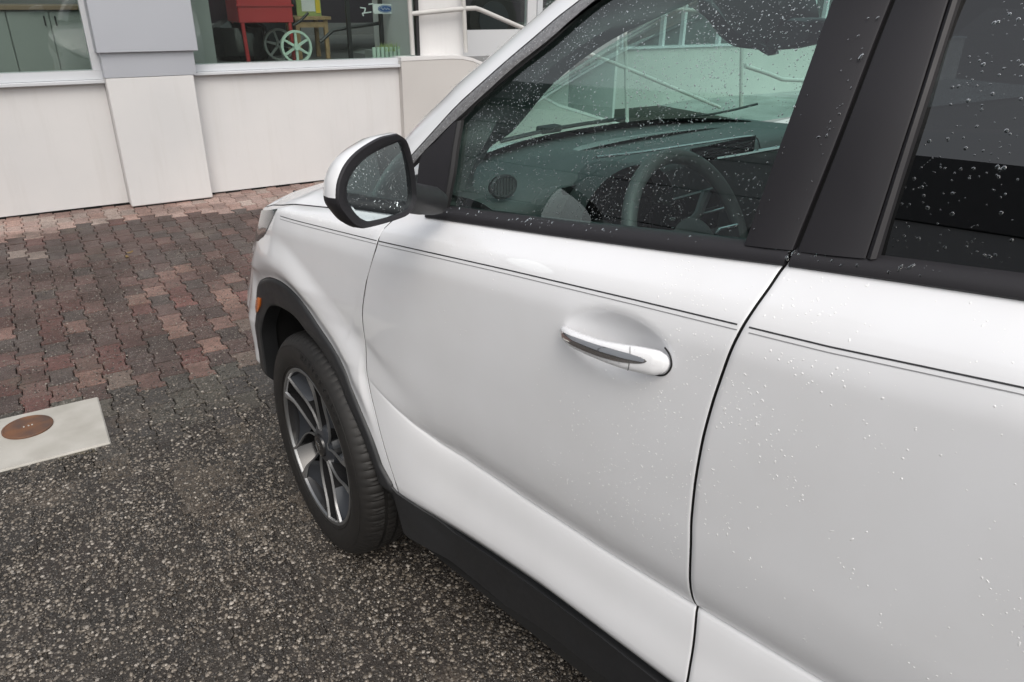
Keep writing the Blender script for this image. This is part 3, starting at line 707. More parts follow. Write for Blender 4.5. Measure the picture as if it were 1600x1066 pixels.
smooth01 = lambda t: (lambda q: q*q*(3-2*q))(np.clip(t, 0, 1))
# the lines that run along the side: pinstripe, belt, crease above the sill, cladding top
def zp(a): return ip(a, [-3.4, -1.617, -1.406, -1.274, -1.101, -.811, -.379, .089, .5, .86], [1.26, 1.196, 1.170, 1.158, 1.142, 1.114, 1.069, 1.026, .925, .77])
def zb(a): return ip(a, [-3.4, -1.582, -1.45, -1.303, -1.114, -.875, -.69, -.515, -.2, .09, .35, .6, .75, .86], [1.40, 1.272, 1.257, 1.239, 1.213, 1.182, 1.159, 1.138, 1.092, 1.05, .985, .90, .84, .79])
def zc(a): return ip(a, [-3.4, -1.9, -1.5, -1.26, -1.07, -.85, -.69, -.62, -.576, -.49, -.43, -.338, -.309, .9], [.62, .62, .616, .605, .598, .599, .606, .611, .615, .637, .660, .700, .716, .73])
def zk(a): return ip(a, [-3.4, -1.22, -.91, -.605, -.377, .9], [.388, .388, .391, .378, .366, .366])
def plan(a): return p1(a, [-4, -.05, .1, .3, .45, .6, .72, .80, .85, .872], [0, 0, .003, .030, .075, .140, .235, .35, .54, .88])
def prof(a, z):
    a = np.asarray(a, float); z = np.asarray(z, float); sh = a.shape; a = a.ravel(); z = z.ravel()
    P, B, K, Cz = zp(a), zb(a), zk(a), zc(a)
    dep = smooth01((-.30-a)/.36)
    # keep the knots in order at the low nose
    Cz = np.minimum(Cz, P-.30); o = np.ones_like(a)
    X = np.stack([.10*o, K-.15, K-.002, K+.038, K+.052, .5*(K+.052+Cz), Cz-.008, Cz, Cz+.006, Cz+.085, np.maximum(.80, Cz+.12)*o, np.maximum(P-.17, Cz+.15), P-.05, P, P+.018, B, B+.04])
    X = np.maximum.accumulate(X+np.arange(17)[:, None]*1e-5, axis=0)
    Y = np.stack([.12*o, .080*o, .050*o, .022*o, .016*o, (.014+.013*dep)*o, .012+.028*dep, .012+.033*dep, .011+.030*dep, .010+.006*dep, .005*o, .0*o, .003*o, .014*o, .023*o, .072*o, .10*o])
    return pchip(z, X, Y).reshape(sh)
BOWL_C, BOWL_AX = None, None
def tuck(p, z):                                  # the nose leans in towards the bonnet
    return np.minimum(p/.125, 1.7)*smooth01((.80-p)/.6)*ip(z, [.35, .41, .47, .53, .59, .65, .71, .77, .83, .89, .95, 1.02], [-.02, -.028, -.026, -.03, -.035, -.02, -.005, .012, .04, .064, .10, .12])
def S(a, z):
    a = np.asarray(a, float); z = np.asarray(z, float)
    pl_ = plan(a.ravel()).reshape(a.shape)
    s = pl_+prof(a, z)+tuck(pl_, z)-.024*np.exp(-((a+.34)/.27)**2-((z-.50)/.34)**2)   # hips over the wheel arch
    if BOWL_C is not None:
        x = ((a-BOWL_C[0])*BOWL_AX[0]+(z-BOWL_C[1])*BOWL_AX[1])/BOWL_R[0]; y = (-(a-BOWL_C[0])*BOWL_AX[1]+(z-BOWL_C[1])*BOWL_AX[0])/BOWL_R[1]
        q = np.clip(1-(x*x+y*y), 0, 1); s = s+.022*q**1.15
    return s
def G(a, z):                                     # the glasshouse above the belt
    h = np.asarray(z)-zb(np.asarray(a)); return .078+.24*h+.70*h*h
def hit(u, v, surf=S, off=0.0):
    r = crays(u, v); k = np.linspace(.3, 4.5, 500); P = CAMC+k[:, None]*r
    gg = P[:, 1]-(surf(P[:, 0], P[:, 2])+off)
    i = np.argmax((gg[1:] >= 0) & (gg[:-1] < 0)) if ((gg[1:] >= 0) & (gg[:-1] < 0)).any() else len(k)-2
    lo, hi = k[i], k[i+1]
    for _ in range(40):
        m = (lo+hi)/2; p = CAMC+m*r
        if p[1]-(float(surf(np.array([p[0]]), np.array([p[2]]))[0])+off) >= 0: hi = m
        else: lo = m
    return CAMC+hi*r
def hits(px, surf=S, off=0.0): return np.array([hit(u, v, surf, off) for u, v in px])
def dense(P, n=60):
    P = np.asarray(P, float); d = np.r_[0, np.cumsum(np.linalg.norm(np.diff(P, axis=0), axis=1))]; t = np.linspace(0, d[-1], n)
    return np.stack([p1(t, d, P[:, k]) if False else np.interp(t, d, P[:, k]) for k in range(P.shape[1])], -1)
def smoothline(P, n=60):
    P = np.asarray(P, float); d = np.r_[0, np.cumsum(np.linalg.norm(np.diff(P, axis=0), axis=1))]; t = np.linspace(0, d[-1], n)
    return np.stack([p1(t, d, P[:, k]) for k in range(P.shape[1])], -1)
def grid_obj(name, P, mat, parent, closed_u=False, smooth=True, angle=40):
    nu, nv = P.shape[:2]; return mesh_obj(name, L3(P).reshape(-1, 3), grid_faces(nu, nv, closed_u), mat, parent, smooth, angle, world=False)
NIN = np.array([0, 1.0, 0])
def shade_rim(o, nu, nv, rings=2):  # paints the shade of the panel gap onto the turned-in edge
    o.data.materials.append(M['seal_and_shade']); mi = np.zeros((nu-1, nv-1), np.int32)
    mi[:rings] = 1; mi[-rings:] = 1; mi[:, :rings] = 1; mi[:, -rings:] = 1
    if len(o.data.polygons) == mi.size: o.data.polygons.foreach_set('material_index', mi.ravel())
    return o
def flanged(P, depth=.022, ins=.0018, sides='lrbt'):
    """round the rim of a panel grid over and turn it inward, so that gaps have depth"""
    def ext(P):
        B, I = P[0], P[1]; e = B-I; e /= np.linalg.norm(e, axis=-1, keepdims=True)+1e-9
        r = np.stack([B+NIN*depth, B+NIN*.0035, B-e*ins*.35+NIN*.0009, B-e*ins]); return np.concatenate([r, P[1:]])
    if 'l' in sides: P = ext(P)
    if 'r' in sides: P = ext(P[::-1])[::-1]
    if 'b' in sides: P = ext(P.transpose(1, 0, 2)).transpose(1, 0, 2)
    if 't' in sides: P = ext(P.transpose(1, 0, 2)[::-1])[::-1].transpose(1, 0, 2)
    return P
# traced lines laid on the body surface
FCUT = hits([(605, 352), (590, 378), (572, 440), (566, 500), (572, 570), (590, 660), (606, 718), (617, 752), (622, 768)])
RCUT = hits([(1226, 416), (1222, 420), (1200, 452), (1180, 480), (1150, 530), (1127, 588), (1110, 640), (1095, 700), (1085, 760), (1080, 810), (1079, 850), (1082, 935), (1088, 957), (1085, 990), (1075, 1058)])
def cutline(C):
    o = np.argsort(C[:, 2]); z, a = C[o, 2], C[o, 0]; zz = np.maximum.accumulate(z+np.arange(len(z))*1e-6)
    return lambda q: p1(np.clip(q, zz[0], zz[-1]), zz, a).reshape(np.shape(q)) if np.ndim(q) else float(p1([min(max(q, zz[0]), zz[-1])], zz, a)[0])
def aF(z): return _af(np.asarray(z).ravel()).reshape(np.shape(z))
def aR(z): return _ar(np.asarray(z).ravel()).reshape(np.shape(z))
_af, _ar = cutline(FCUT), cutline(RCUT)
# door handle bowl
h0, h1 = hit(884, 514), hit(1046, 566)
hc = hit(962, 537); ax = np.array([h1[0]-h0[0], h1[2]-h0[2]]); ax /= np.linalg.norm(ax)
BOWL_R = (np.hypot(h1[0]-h0[0], h1[2]-h0[2])*.5*1.06, .056)
BOWL_AX = ax; BOWL_C = (hc[0], hc[2])

def zlevels(a, zt, rows):
    """row heights that follow the feature lines"""
    K, Cz, P = zk(a), np.minimum(zc(a), zp(a)-.3), zp(a)
    marks = [K, K+.052, Cz-.008, Cz+.0005, Cz+.0065, P-.004, P+.018, zt]
    out = []
    for (lo, hi), n in zip(zip(marks[:-1], marks[1:]), rows):
        for k in range(n): out.append(lo+(hi-lo)*k/n)
    out.append(zt+0*a)
    return out
def side_panel(left, right, nu, rows, top=zb, off=0.0):
    """left / right: a as a function of z; returns grid (nu, nv, 3)"""
    U = np.linspace(0, 1, nu); nv = sum(rows)+1
    A = np.zeros((nu, nv)); Zg = np.zeros((nu, nv))
    a = np.repeat(((1-U)*left(.8)+U*right(.8))[:, None], nv, 1)
    for _ in range(12):
        for j in range(nv): pass
        cols = [np.stack(zlevels(a[:, j], top(a[:, j]), rows), -1)[:, j] for j in range(nv)]
        Zg = np.stack(cols, -1); a = (1-U)[:, None]*left(Zg)+U[:, None]*right(Zg)
    return np.stack([a, S(a, Zg)+off, Zg], -1)
GAP = .0017; GAPF = .0011
ROWS = (5, 12, 4, 3, 60, 4, 14)
Pd = side_panel(lambda z: aR(z)+GAP, lambda z: aF(z)-GAPF, 150, ROWS, top=lambda a: zb(a)+.006)
Pd = flanged(Pd, depth=.006); front_door = shade_rim(grid_obj('front_door', Pd, M['paint'], car), *Pd.shape[:2])
AE = -2.22
Pr = side_panel(lambda z: AE+0*np.asarray(z, float)+GAP+.10*np.clip(.8-np.asarray(z), 0, 1), lambda z: aR(z)-GAP, 90, ROWS, top=lambda a: zb(a)+.006)
Pr = flanged(Pr, depth=.006); rear_door = shade_rim(grid_obj('rear_door', Pr, M['paint'], car), *Pr.shape[:2])
# black strips behind the door gaps, painting in the shade there
def gap_shade(cut, z0, z1):
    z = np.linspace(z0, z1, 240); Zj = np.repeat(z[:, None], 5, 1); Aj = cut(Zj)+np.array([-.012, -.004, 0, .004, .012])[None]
    return grid_obj('door_gap_shade', np.stack([Aj, S(Aj, Zj)+.0050, Zj], -1), M['void'], car)
gap_shade(aF, .385, 1.13); gap_shade(aR, .40, 1.235)

# wheel arch: the cladding's outer and inner line
ARCH_O = hits([(429, 622), (427, 616), (415, 578), (403, 536), (398, 500), (397, 474), (400, 456), (406, 443), (414, 436), (424, 434), (437, 438), (452, 448), (468, 464), (483, 484), (503, 514), (524, 546), (544, 585), (551, 605), (569, 650), (585, 690), (596, 722), (606, 742), (614, 757)])
ARCH_I = hits([(433, 624), (431, 612), (420, 575), (412, 545), (408, 520), (408, 502), (412, 490), (421, 480), (431, 477), (447, 484), (462, 495), (472, 507), (483, 521), (505, 548), (527, 585), (546, 632), (568, 681), (580, 712), (591, 742), (597, 762), (603, 782)])
WC = np.array([0.0, 0.345])
def polar(P):
    ph = np.unwrap(np.arctan2(P[:, 2]-WC[1], P[:, 0]-WC[0])); r = np.hypot(P[:, 2]-WC[1], P[:, 0]-WC[0]); o = np.argsort(ph); return ph[o], r[o]
def unb(ph): return np.where(ph < -math.pi/2-.3, ph+2*math.pi, ph)
def polar2(P):
    ph = unb(np.arctan2(P[:, 2]-WC[1], P[:, 0]-WC[0])); r = np.hypot(P[:, 2]-WC[1], P[:, 0]-WC[0]); o = np.argsort(ph); return ph[o], r[o]
pho, ro = polar2(ARCH_O); phi_, ri = polar2(ARCH_I)
def tame(ph, r, front, cut):                      # the front of the arch turns out of sight: carry it on round
    k = ph > math.radians(cut); return np.r_[np.radians([f[0] for f in front]), ph[k]], np.r_[[f[1] for f in front], r[k]]
pho, ro = tame(pho, ro, [(-40, .46), (-20, .465), (0, .47), (20, .478), (38, .492)], 50)
phi_, ri = tame(phi_, ri, [(-40, .375), (-20, .38), (0, .39), (20, .41), (38, .435)], 50)
def r_out(ph): return p1(np.clip(ph, pho[0], pho[-1]), pho+np.arange(len(pho))*1e-7, ro)
def r_in(ph): return p1(np.clip(ph, phi_[0], phi_[-1]), phi_+np.arange(len(phi_))*1e-7, ri)
PH0, PH1 = max(pho[0], -.55), math.pi+.02
phs = np.linspace(PH0, PH1, 300)
AFRONT = lambda z: .60
def outer_r(ph):
    R = np.arange(.30, 1.6, .0015); A = WC[0]+R*math.cos(ph); Zz = WC[1]+R*math.sin(ph)
    ok = (A > aF(Zz)+GAPF) & (Zz < zb(A)-.002) & (A < .60) & (Zz > zk(A)-.0)
    ro_ = float(r_out(np.array([ph]))[0])
    ok &= R >= ro_
    i = np.where(ok)[0]
    if len(i) == 0: return ro_+.001
    # last of the first run
    j = i[0]
    while j+1 < len(R) and ok[j+1]: j += 1
    lo, hi = R[j], R[j]+.0015
    for _ in range(8):
        m = .5*(lo+hi); a_ = np.array([WC[0]+m*math.cos(ph)]); z_ = np.array([WC[1]+m*math.sin(ph)])
        if a_[0] > aF(z_)[0]+GAPF and z_[0] < zb(a_)[0]-.002 and a_[0] < .60 and z_[0] > zk(a_)[0]: lo = m
        else: hi = m
    return lo
def lip(t):  # raised wheel arch lip of the wing
    return -.0135*np.where(t < .050, smooth01(t/.050)*.75+.25, 1-smooth01((t-.050)/.085))
Rin = r_out(phs)+.001
Rot = np.array([outer_r(p) for p in phs])
nv = 60
tt = np.linspace(0, 1, nv)**1.25
Rg = Rin[:, None]+(Rot-Rin)[:, None]*tt
Ag, Zg = WC[0]+Rg*np.cos(phs)[:, None], WC[1]+Rg*np.sin(phs)[:, None]
lipw = lip((Rg-Rin[:, None]))*smooth01((Rot-Rin)/.12)[:, None]*smooth01((Rot[:, None]-Rg)/.035)
Pf = np.stack([Ag, S(Ag, Zg)+lipw, Zg], -1)
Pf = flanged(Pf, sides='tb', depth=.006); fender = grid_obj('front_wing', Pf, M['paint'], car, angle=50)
fender.data.materials.append(M['seal_and_shade']); mi = np.zeros((Pf.shape[0]-1, Pf.shape[1]-1), np.int32); mi[:, -2:] = 1  # gap shade painted on the wing's turned-in edge too
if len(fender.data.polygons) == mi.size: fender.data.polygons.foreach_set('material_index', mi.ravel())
# arch cladding
nv = 15; tt = np.linspace(0, 1, nv)
Rg = r_in(phs)[:, None]+(r_out(phs)-r_in(phs))[:, None]*tt
Ag, Zg = WC[0]+Rg*np.cos(phs)[:, None], WC[1]+Rg*np.sin(phs)[:, None]
pv = ip(tt, [0, .1, .5, .85, .95, 1], [-.002, -.007, -.011, -.0105, -.009, -.004])
Pc = np.stack([Ag, S(Ag, Zg)+pv[None], Zg], -1)
Pc = np.concatenate([Pc[:, :1]+NIN*.05, Pc[:, :1]+NIN*.012, Pc, Pc[:, -1:]+NIN*.02], 1)
arch = grid_obj('wheel_arch_cladding', Pc, M['black_plastic'], car, angle=50)
# inner arch liner
lin = np.stack([np.stack([WC[0]+(r_in(phs)+.01)*np.cos(phs), S(WC[0]+r_in(phs)*np.cos(phs), WC[1]+r_in(phs)*np.sin(phs))+d_, WC[1]+(r_in(phs)+.01)*np.sin(phs)], -1) for d_ in (.03, .12, .32)], 1)
grid_obj('arch_liner', lin, M['void'], car)
pw_ = MB().box(-.62, .60, -.335, -.33, .12, .95); pw_.build('inner_wing', M['void'], car, world=False)
# amber side marker on the cladding
mk = hits([(401, 468), (404, 464), (408, 466), (407, 477), (404, 487), (401, 489), (400, 480)], off=-.011)
mkc = mk.mean(0)
ring2 = [p for p in mk]
V = [p+np.array([0, .004, 0]) for p in mk]+[p+np.array([0, -.003, 0]) for p in mk]+[mkc+(p-mkc)*.7+np.array([0, -.005, 0]) for p in mk]
n = len(mk); Fc = [(i, (i+1) % n, n+(i+1) % n, n+i) for i in range(n)]+[(n+i, n+(i+1) % n, 2*n+(i+1) % n, 2*n+i) for i in range(n)]+[tuple(2*n+i for i in range(n))]
mesh_obj('side_marker', L3(np.array(V)), Fc, M['orange'], car, smooth=True, world=False)
# sill cladding
bt = hits([(614, 759), (622, 769), (650, 788), (708, 828), (780, 876), (848, 924), (940, 992), (1032, 1064)])
bb = np.array([hit(*p, surf=lambda a, z: S(a, np.maximum(z, zk(a)))+.45*np.maximum(0, zk(a)-z)*.4, off=0) for p in [(600, 781), (620, 800), (652, 832), (676, 848), (724, 890), (780, 936), (848, 992), (884, 1024), (928, 1064)]])
asill = np.linspace(-2.2, bt[0, 0], 90)
ztop = ip(asill, bt[::-1, 0], bt[::-1, 2]); zbot = ip(asill, bb[::-1, 0], bb[::-1, 2])
ztop = np.where(asill < bt[-1, 0], bt[-1, 2], ztop)-.002; zbot = np.where(asill < bb[-1, 0], bb[-1, 2], zbot)
tt = np.linspace(0, 1, 12)
Zg = zbot[:, None]+(ztop-zbot)[:, None]*tt; Ag = np.repeat(asill[:, None], 12, 1)
Sg = S(Ag, np.repeat(ztop[:, None], 12, 1))-.006+.18*(ztop[:, None]-Zg)
Pk = np.stack([Ag, Sg, Zg], -1)
Pk = np.concatenate([Pk[:, :1]+np.array([0, .30, .02]), Pk[:, :1]+np.array([0, .012, -.006]), Pk, Pk[:, -1:]+np.array([0, .004, .0022]), Pk[:, -1:]+np.array([0, .03, .002])], 1)
grid_obj('sill_cladding', Pk, M['black_plastic'], car, angle=50)
# pinstripes following the shoulder, broken at the door gap
def ribbon(name, alist, zfun, w, mat, parent, off=-.0006):
    a = np.asarray(alist); z = zfun(a)
    P = np.stack([np.stack([a, S(a, z+q)+off, z+q], -1) for q in (-w/2, w/2)], 1)
    return grid_obj(name, P, mat, parent, smooth=False)
zpin = lambda a: zp(a)
for (x0, x1, par) in ((-1.9, aR(zp(-1.29))-.009, rear_door), (aR(zp(-1.29))+.009, aF(1.09)-.004, front_door), (aF(1.09)+.004, .083, fender)):
    al = np.linspace(x0, x1, 80)
    ribbon('pinstripe', al, zpin, .0022 if par is not fender else .0017, M['stripe_dark'], par)
    ribbon('pinstripe', al-.002, lambda a: zp(a)-.0072, .0014, M['stripe_grey'], par)

# ------------------------------------------------------------------ bonnet, front bumper, headlamp
aa = np.linspace(-.42, .855, 70); ss = np.linspace(0, 1, 50)
hz = zb(aa); s0 = S(aa, hz-.002)+.003
Ag = np.repeat(aa[:, None], 50, 1); S2 = s0[:, None]+(2*HALF-2*s0)[:, None]*ss
cr = (1-(2*ss-1)**2)
rise = .012*np.minimum(1, np.minimum(ss, 1-ss)/.06)+.055*cr**.8
Zg = hz[:, None]+rise[None]*ip(aa, [-.42, .3, .7, .855], [1.15, 1.05, .8, .3])[:, None]
Ph = np.stack([Ag, S2, Zg], -1)
Ph = np.concatenate([Ph, Ph[-1:]+np.array([.012, 0, -.012]), Ph[-1:]+np.array([.018, 0, -.04]), Ph[-1:]+np.array([.014, 0, -.11])], 0)
grid_obj('bonnet', flanged(Ph, sides='b', depth=.0), M['paint'], car, angle=60)
# bumper wraps round the nose: march along the plan curve
pa = np.array([.602, .66, .72, .77, .81, .84, .86, .872]); ps = plan(pa)
zz = np.linspace(0, 1, 40)
P = []
for a_, s_ in list(zip(pa, ps)):
    zt = zb(a_)-.004; z = .20+(zt-.20)*zz
    base = prof(np.full(40, min(a_, .6)), z)*ip(a_, [.6, .87], [1, .35])
    P.append(np.stack([np.full(40, a_)-base*ip(a_, [.6, .87], [0, 1]), s_+tuck(np.full(40, s_), z)+base*ip(a_, [.6, .87], [1, 0]), z], -1))
P = np.array(P); Pm = P[::-1].copy(); Pm[..., 1] = 2*HALF-Pm[..., 1]
grid_obj('front_bumper', np.concatenate([P, Pm[1:]], 0), M['paint'], car, angle=60)
MB().box(.862, .885, -(HALF+.42), -(HALF-.42), .42, .66, .01).build('grille', M['gloss_black'], car, world=False)
hl = hits([(430, 323), (430, 337), (421, 352), (412, 364), (407, 367)], off=-.003)
edge = smoothline(hl, 14)                       # rear edge of the lamp, then forward round the corner
Lm = []
for k, q in enumerate(np.linspace(0, 1, 22)):
    row = []
    for p in edge:
        a_ = p[0]+(.60-p[0])*q; z_ = float(zb(a_))-.012-(edge[0][2]-p[2])*(1-.15*q)-.010*q
        row.append((a_, float(S(np.array([a_]), np.array([z_]))[0])-.004*math.sin(math.pi*min(1, .15+q)), z_))
    Lm.append(row)
grid_obj('headlamp', np.array(Lm), M['lens'], car)
# simple far half: right side, rear, roof, floor
def quarter(sign, a0, a1, zt, name, mat=M['paint'], arch=True):
    a = np.linspace(a0, a1, 70); t = np.linspace(0, 1, 34)
    zlo = zk(a).copy()
    for wc in (0.0, -2.6):
        q = np.abs(a-wc) < .40
        zlo = np.where(q, .345+np.sqrt(np.maximum(0, .40**2-(a-wc)**2)), zlo) if arch else zlo
    z = zlo[:, None]+(zt(a)-zlo)[:, None]*t
    A = np.repeat(a[:, None], 34, 1); s = S(A, z)
    if sign < 0: s = 2*HALF-s
    return grid_obj(name, np.stack([A, s, z], -1), mat, car, angle=50)
_b = BOWL_C; BOWL_C = None
quarter(-1, -3.35, .60, zb, 'right_side')
quarter(1, -3.35, AE-.004, zb, 'rear_quarter')
BOWL_C = _b
def cladring(sign, wc):
    ph = np.linspace(-.25, math.pi+.25, 50); P = []
    for r_, d_ in ((.345, .05), (.348, -.004), (.372, -.010), (.405, -.010), (.41, .006)):
        A = wc+r_*np.cos(ph); z = .345+r_*np.sin(ph); s = S(A, z)+d_
        P.append(np.stack([A, s if sign > 0 else 2*HALF-s, z], -1))
    grid_obj('wheel_arch_cladding', np.stack(P, 1), M['black_plastic'], car, angle=50)
BOWL_C = None
cladring(1, -2.6); cladring(-1, -2.6); cladring(-1, 0.0)
BOWL_C = _b
for sg in (1, -1):
    s0_, s1_ = (.10, .45) if sg > 0 else (2*HALF-.45, 2*HALF-.10)
    MB().box(-3.0, -2.2, -s1_, -s0_, .3, .95).build('rear_arch_liner', M['void'], car, world=False) if sg > 0 else None
MB().box(-2.18, -.42, -(2*HALF-.06), -.075, .19, .30).build('underbody', M['void'], car, world=False)
MB().box(-3.3, .8, -(2*HALF-.36), -.36, .21, .42).build('underbody', M['void'], car, world=False)
MB().box(-2.2, -.48, -(2*HALF-.10)-.02, -(2*HALF-.10), .36, .40).build('right_sill', M['black_plastic'], car, world=False)
rr = np.linspace(-3.45, -.98, 40); ss = np.linspace(0, 1, 24)
zr = ip(rr, [-3.45, -3.0, -2.0, -1.3, -.98], [1.60, 1.66, 1.70, 1.69, 1.655])
Sr = .30+(2*HALF-.60)*ss
P = np.stack([np.repeat(rr[:, None], 24, 1), np.repeat(Sr[None], 40, 0), zr[:, None]+(.05*(1-(2*ss-1)**2))[None]], -1)
grid_obj('roof', P, M['paint'], car)
P2 = P.copy(); P2[..., 2] -= .04; P2[..., 1] = HALF+(P2[..., 1]-HALF)*.98; grid_obj('headliner', P2, M['headliner'], car)
tg = np.linspace(0, 1, 10)
P = np.array([[(-3.35-.22*math.sin(math.pi*min(t*1.2, 1))*(1 if z_ < 1.25 else .3)+ (0.0 if z_ < 1.25 else .0), .03+(2*HALF-.06)*t, z_) for z_ in (.30, .6, .9, 1.2, 1.30)] for t in tg])
grid_obj('tailgate', P, M['paint'], car)
P = np.array([[(-3.42+.25*q, .20+.1*q+(2*HALF-.40-.2*q)*t, 1.30+.34*q) for q in (0, 1)] for t in tg]); grid_obj('rear_window', P, M['privacy'], car)
# ------------------------------------------------------------------ belt moulding, window frame, pillars, glass
DROPS = []                                       # (name, parent, points, normals, sizes)
def belt(name, a0, a1, parent, n=90):
    a = np.linspace(a0, a1, n); z = zb(a); rows = []
    for q, out in ((0, .004), (0, -.002), (.12, -.0075), (.35, -.0105), (.62, -.0105), (.85, -.0075), (.97, -.002), (1.0, .004), (1.0, .016)):
        zz = z-.001+.0255*q; rows.append(np.stack([a, .0725+q*.0165+out+0*a, zz], -1))
    P = np.stack(rows, 1)
    for e in (0, -1): P = np.concatenate([(P[:1] if e == 0 else P), (P[1:] if e == 0 else P[-1:])], 0)
    cap0 = P[:1].copy(); cap0[..., 1] += .02; cap1 = P[-1:].copy(); cap1[..., 1] += .02
    P = np.concatenate([cap0, P, cap1], 0)
    return grid_obj(name, P, M['trim'], parent, angle=50)
ag = hit(1236, 400, surf=lambda a, z: .078+0*a)[0]
a_front = hit(668, 332, surf=lambda a, z: .075+0*a)[0]
belt_f = belt('belt_moulding', a_front, ag+.0035, car); belt_r = belt('belt_moulding', ag-.0035, -2.5, car)

def on_G(px, off=0.0): return hits(px, surf=G, off=off)
LO = on_G([(600, 292), (620, 270), (636, 252), (680, 203), (715, 165), (750, 133), (787, 100), (840, 55), (875, 25), (908, 0)], -.002)
LI = on_G([(606, 300), (628, 277), (647, 254), (690, 209), (730, 171), (763, 141), (804, 104), (860, 60), (898, 26), (930, 0)], -.002)
LS = on_G([(720, 193), (735, 175), (748, 160), (780, 132), (816, 103), (866, 62), (910, 22), (938, 0)], .004)
def extend_up(P, ztop=1.63, back=True):
    t = P[-1]-P[-3]; t /= np.linalg.norm(t); k = (ztop-P[-1][2])/max(t[2], .2); e = P[-1]+t*min(k, .35)
    Q = [P[-1]+(e-P[-1])*.5, e]
    if back:
        Q += [np.array([e[0]-.12, e[1]+.008, ztop+.012]), np.array([e[0]-.5, e[1]+.012, ztop+.028]), np.array([-2.2, e[1]+.012, ztop+.02]), np.array([-3.3, e[1]+.04, ztop-.05])]
    return np.concatenate([P, np.array(Q)])
LOx, LIx, LSx = extend_up(LO), extend_up(LI), extend_up(LS)
def res(P, n): return dense(P, n)
def strip_between(name, A, B, mat, n=80, mids=(), parent=car, flange=0.0, angle=40):
    A, B = smoothline(A, n), smoothline(B, n); rows = [A]
    for q, off in mids: rows.append(A+(B-A)*q+np.array(off))
    rows.append(B)
    if flange: rows = [A+np.array([0, flange, 0])]+rows+[B+np.array([0, flange, 0])]
    return grid_obj(name, np.stack(rows, 1), mat, parent, angle=angle)
# grey wet weatherstrip between pillar and glass
frame_f = strip_between('window_trim', LOx+np.array([0, -.001, 0]), LIx+np.array([0, -.001, 0]), M['strip_wet'], 110, mids=((.5, (0, -.003, .001)),), flange=.006)
MB().tube(L3(smoothline(LOx+np.array([0, .0005, 0]), 100)), .0024, 6).build('trim_seal', M['seal_and_shade'], frame_f, smooth=True, world=False)
strip_between('glass_run', LIx+np.array([0, .003, 0]), LSx, M['seal_and_shade'], 110, parent=frame_f)
# white windscreen pillar and roof rail
SIL = [(596, 262), (614, 238), (640, 208), (668, 178), (694, 153), (718, 128), (751, 100), (805, 54), (845, 20), (868, 0)]
sp_ = np.array([at_s(u, v, LO[i][1]+.065) for i, (u, v) in enumerate(SIL)])
SILx = extend_up(sp_, 1.672)
n = 110; A = smoothline(LOx, n); B = smoothline(SILx, n)
rows = [A+np.array([0, .008, 0]), A+np.array([0, .0005, .0006]), A+(B-A)*.08+np.array([0, -.002, .002]), A+(B-A)*.3+np.array([0, -.006, .006]), A+(B-A)*.6+np.array([0, -.006, .007]), A+(B-A)*.85+np.array([0, -.002, .004]), B, B+np.array([.0, .02, -.004]), B+np.array([0, .07, -.02])]
grid_obj('windscreen_pillar', np.stack(rows, 1), M['paint'], car, angle=60)
# mirror sail at the foot of the pillar
sa = on_G([(713, 190), (706, 230), (699, 280), (691, 326)], -.003); sb = on_G([(709, 192), (684, 218), (656, 250), (650, 334)], -.003)
sail = strip_between('mirror_sail', sa, sb, M['trim'], 24, flange=.008)
sc = on_G([(721, 188), (714, 230), (707, 280), (698, 327)], -.001)
strip_between('sail_edge', sc, sa+np.array([-.001, -.001, 0]), M['seal_and_shade'], 24, mids=((.5, (0, -.003, 0)),), parent=sail, flange=.008)
# centre pillar covers
def pillar(name, L0, R0, off, mat=M['trim']):
    A, B = on_G(L0, off), on_G(R0, off)
    t = lambda P: np.concatenate([P, (P[-1]+(P[-1]-P[0])*((1.668-P[-1][2])/(P[-1][2]-P[0][2])))[None]])
    return t(A), t(B)
A, B = pillar('x', [(1163, 383), (1232, 192), (1302, -2)], [(1238, 391), (1316, 195), (1392, -2)], -.005)
bp1 = strip_between('centre_pillar_cover', A, B, M['trim'], 30, mids=((.04, (0, -.0015, 0)), (.5, (0, -.003, 0)), (.96, (0, -.0015, 0))), flange=.012)
A2, B2 = pillar('x', [(1246, 393), (1324, 195), (1400, -2)], [(1352, 404), (1420, 195), (1482, -2)], -.005)
bp2 = strip_between('centre_pillar_cover', A2, B2, M['trim'], 30, mids=((.04, (0, -.0015, 0)), (.5, (0, -.003, 0)), (.96, (0, -.0015, 0))), flange=.012)
A3, B3 = pillar('x', [(1354, 404), (1422, 195), (1485, -2)], [(1369, 405), (1434, 195), (1497, -2)], -.004)
strip_between('rear_window_trim', A3, B3, M['trim'], 30, mids=((.5, (0, -.004, 0)),), flange=.014)
strip_between('pillar_gap', B+np.array([.0, .010, 0]), A2+np.array([0, .010, 0]), M['void'], 20)
# side glass
def glass_panel(name, edgeA, edgeB, mat, off, n=30, m=24):
    A, B = smoothline(edgeA, n), smoothline(edgeB, n); t = np.linspace(0, 1, m)
    P = A[:, None]+(B-A)[:, None]*t[None, :, None]
    P[..., 1] = G(P[..., 0], P[..., 2])+off
    return grid_obj(name, P, mat, car)
zc_ = np.linspace(0, 1, 10)
gA = np.array([[-1.26-.07*q, 0, 1.235+(1.63-1.235)*q] for q in zc_])
fr = np.concatenate([on_G([(668, 334), (690, 300), (700, 240), (716, 187)], .01)[:], LIx[4:12]])
fr = fr[np.argsort(fr[:, 2])]; gB = np.stack([np.interp(np.linspace(fr[0, 2]-.0, 1.63, 10), fr[:, 2], fr[:, 0]), 0*zc_, np.linspace(fr[0, 2], 1.63, 10)], -1)
front_window = glass_panel('front_side_window', gA, gB, M['win'], .011)
gA = np.array([[-2.15-.0*q, 0, 1.32+(1.63-1.32)*q] for q in zc_]); gB = np.array([[-1.335-.03*q, 0, 1.25+.38*q] for q in zc_])
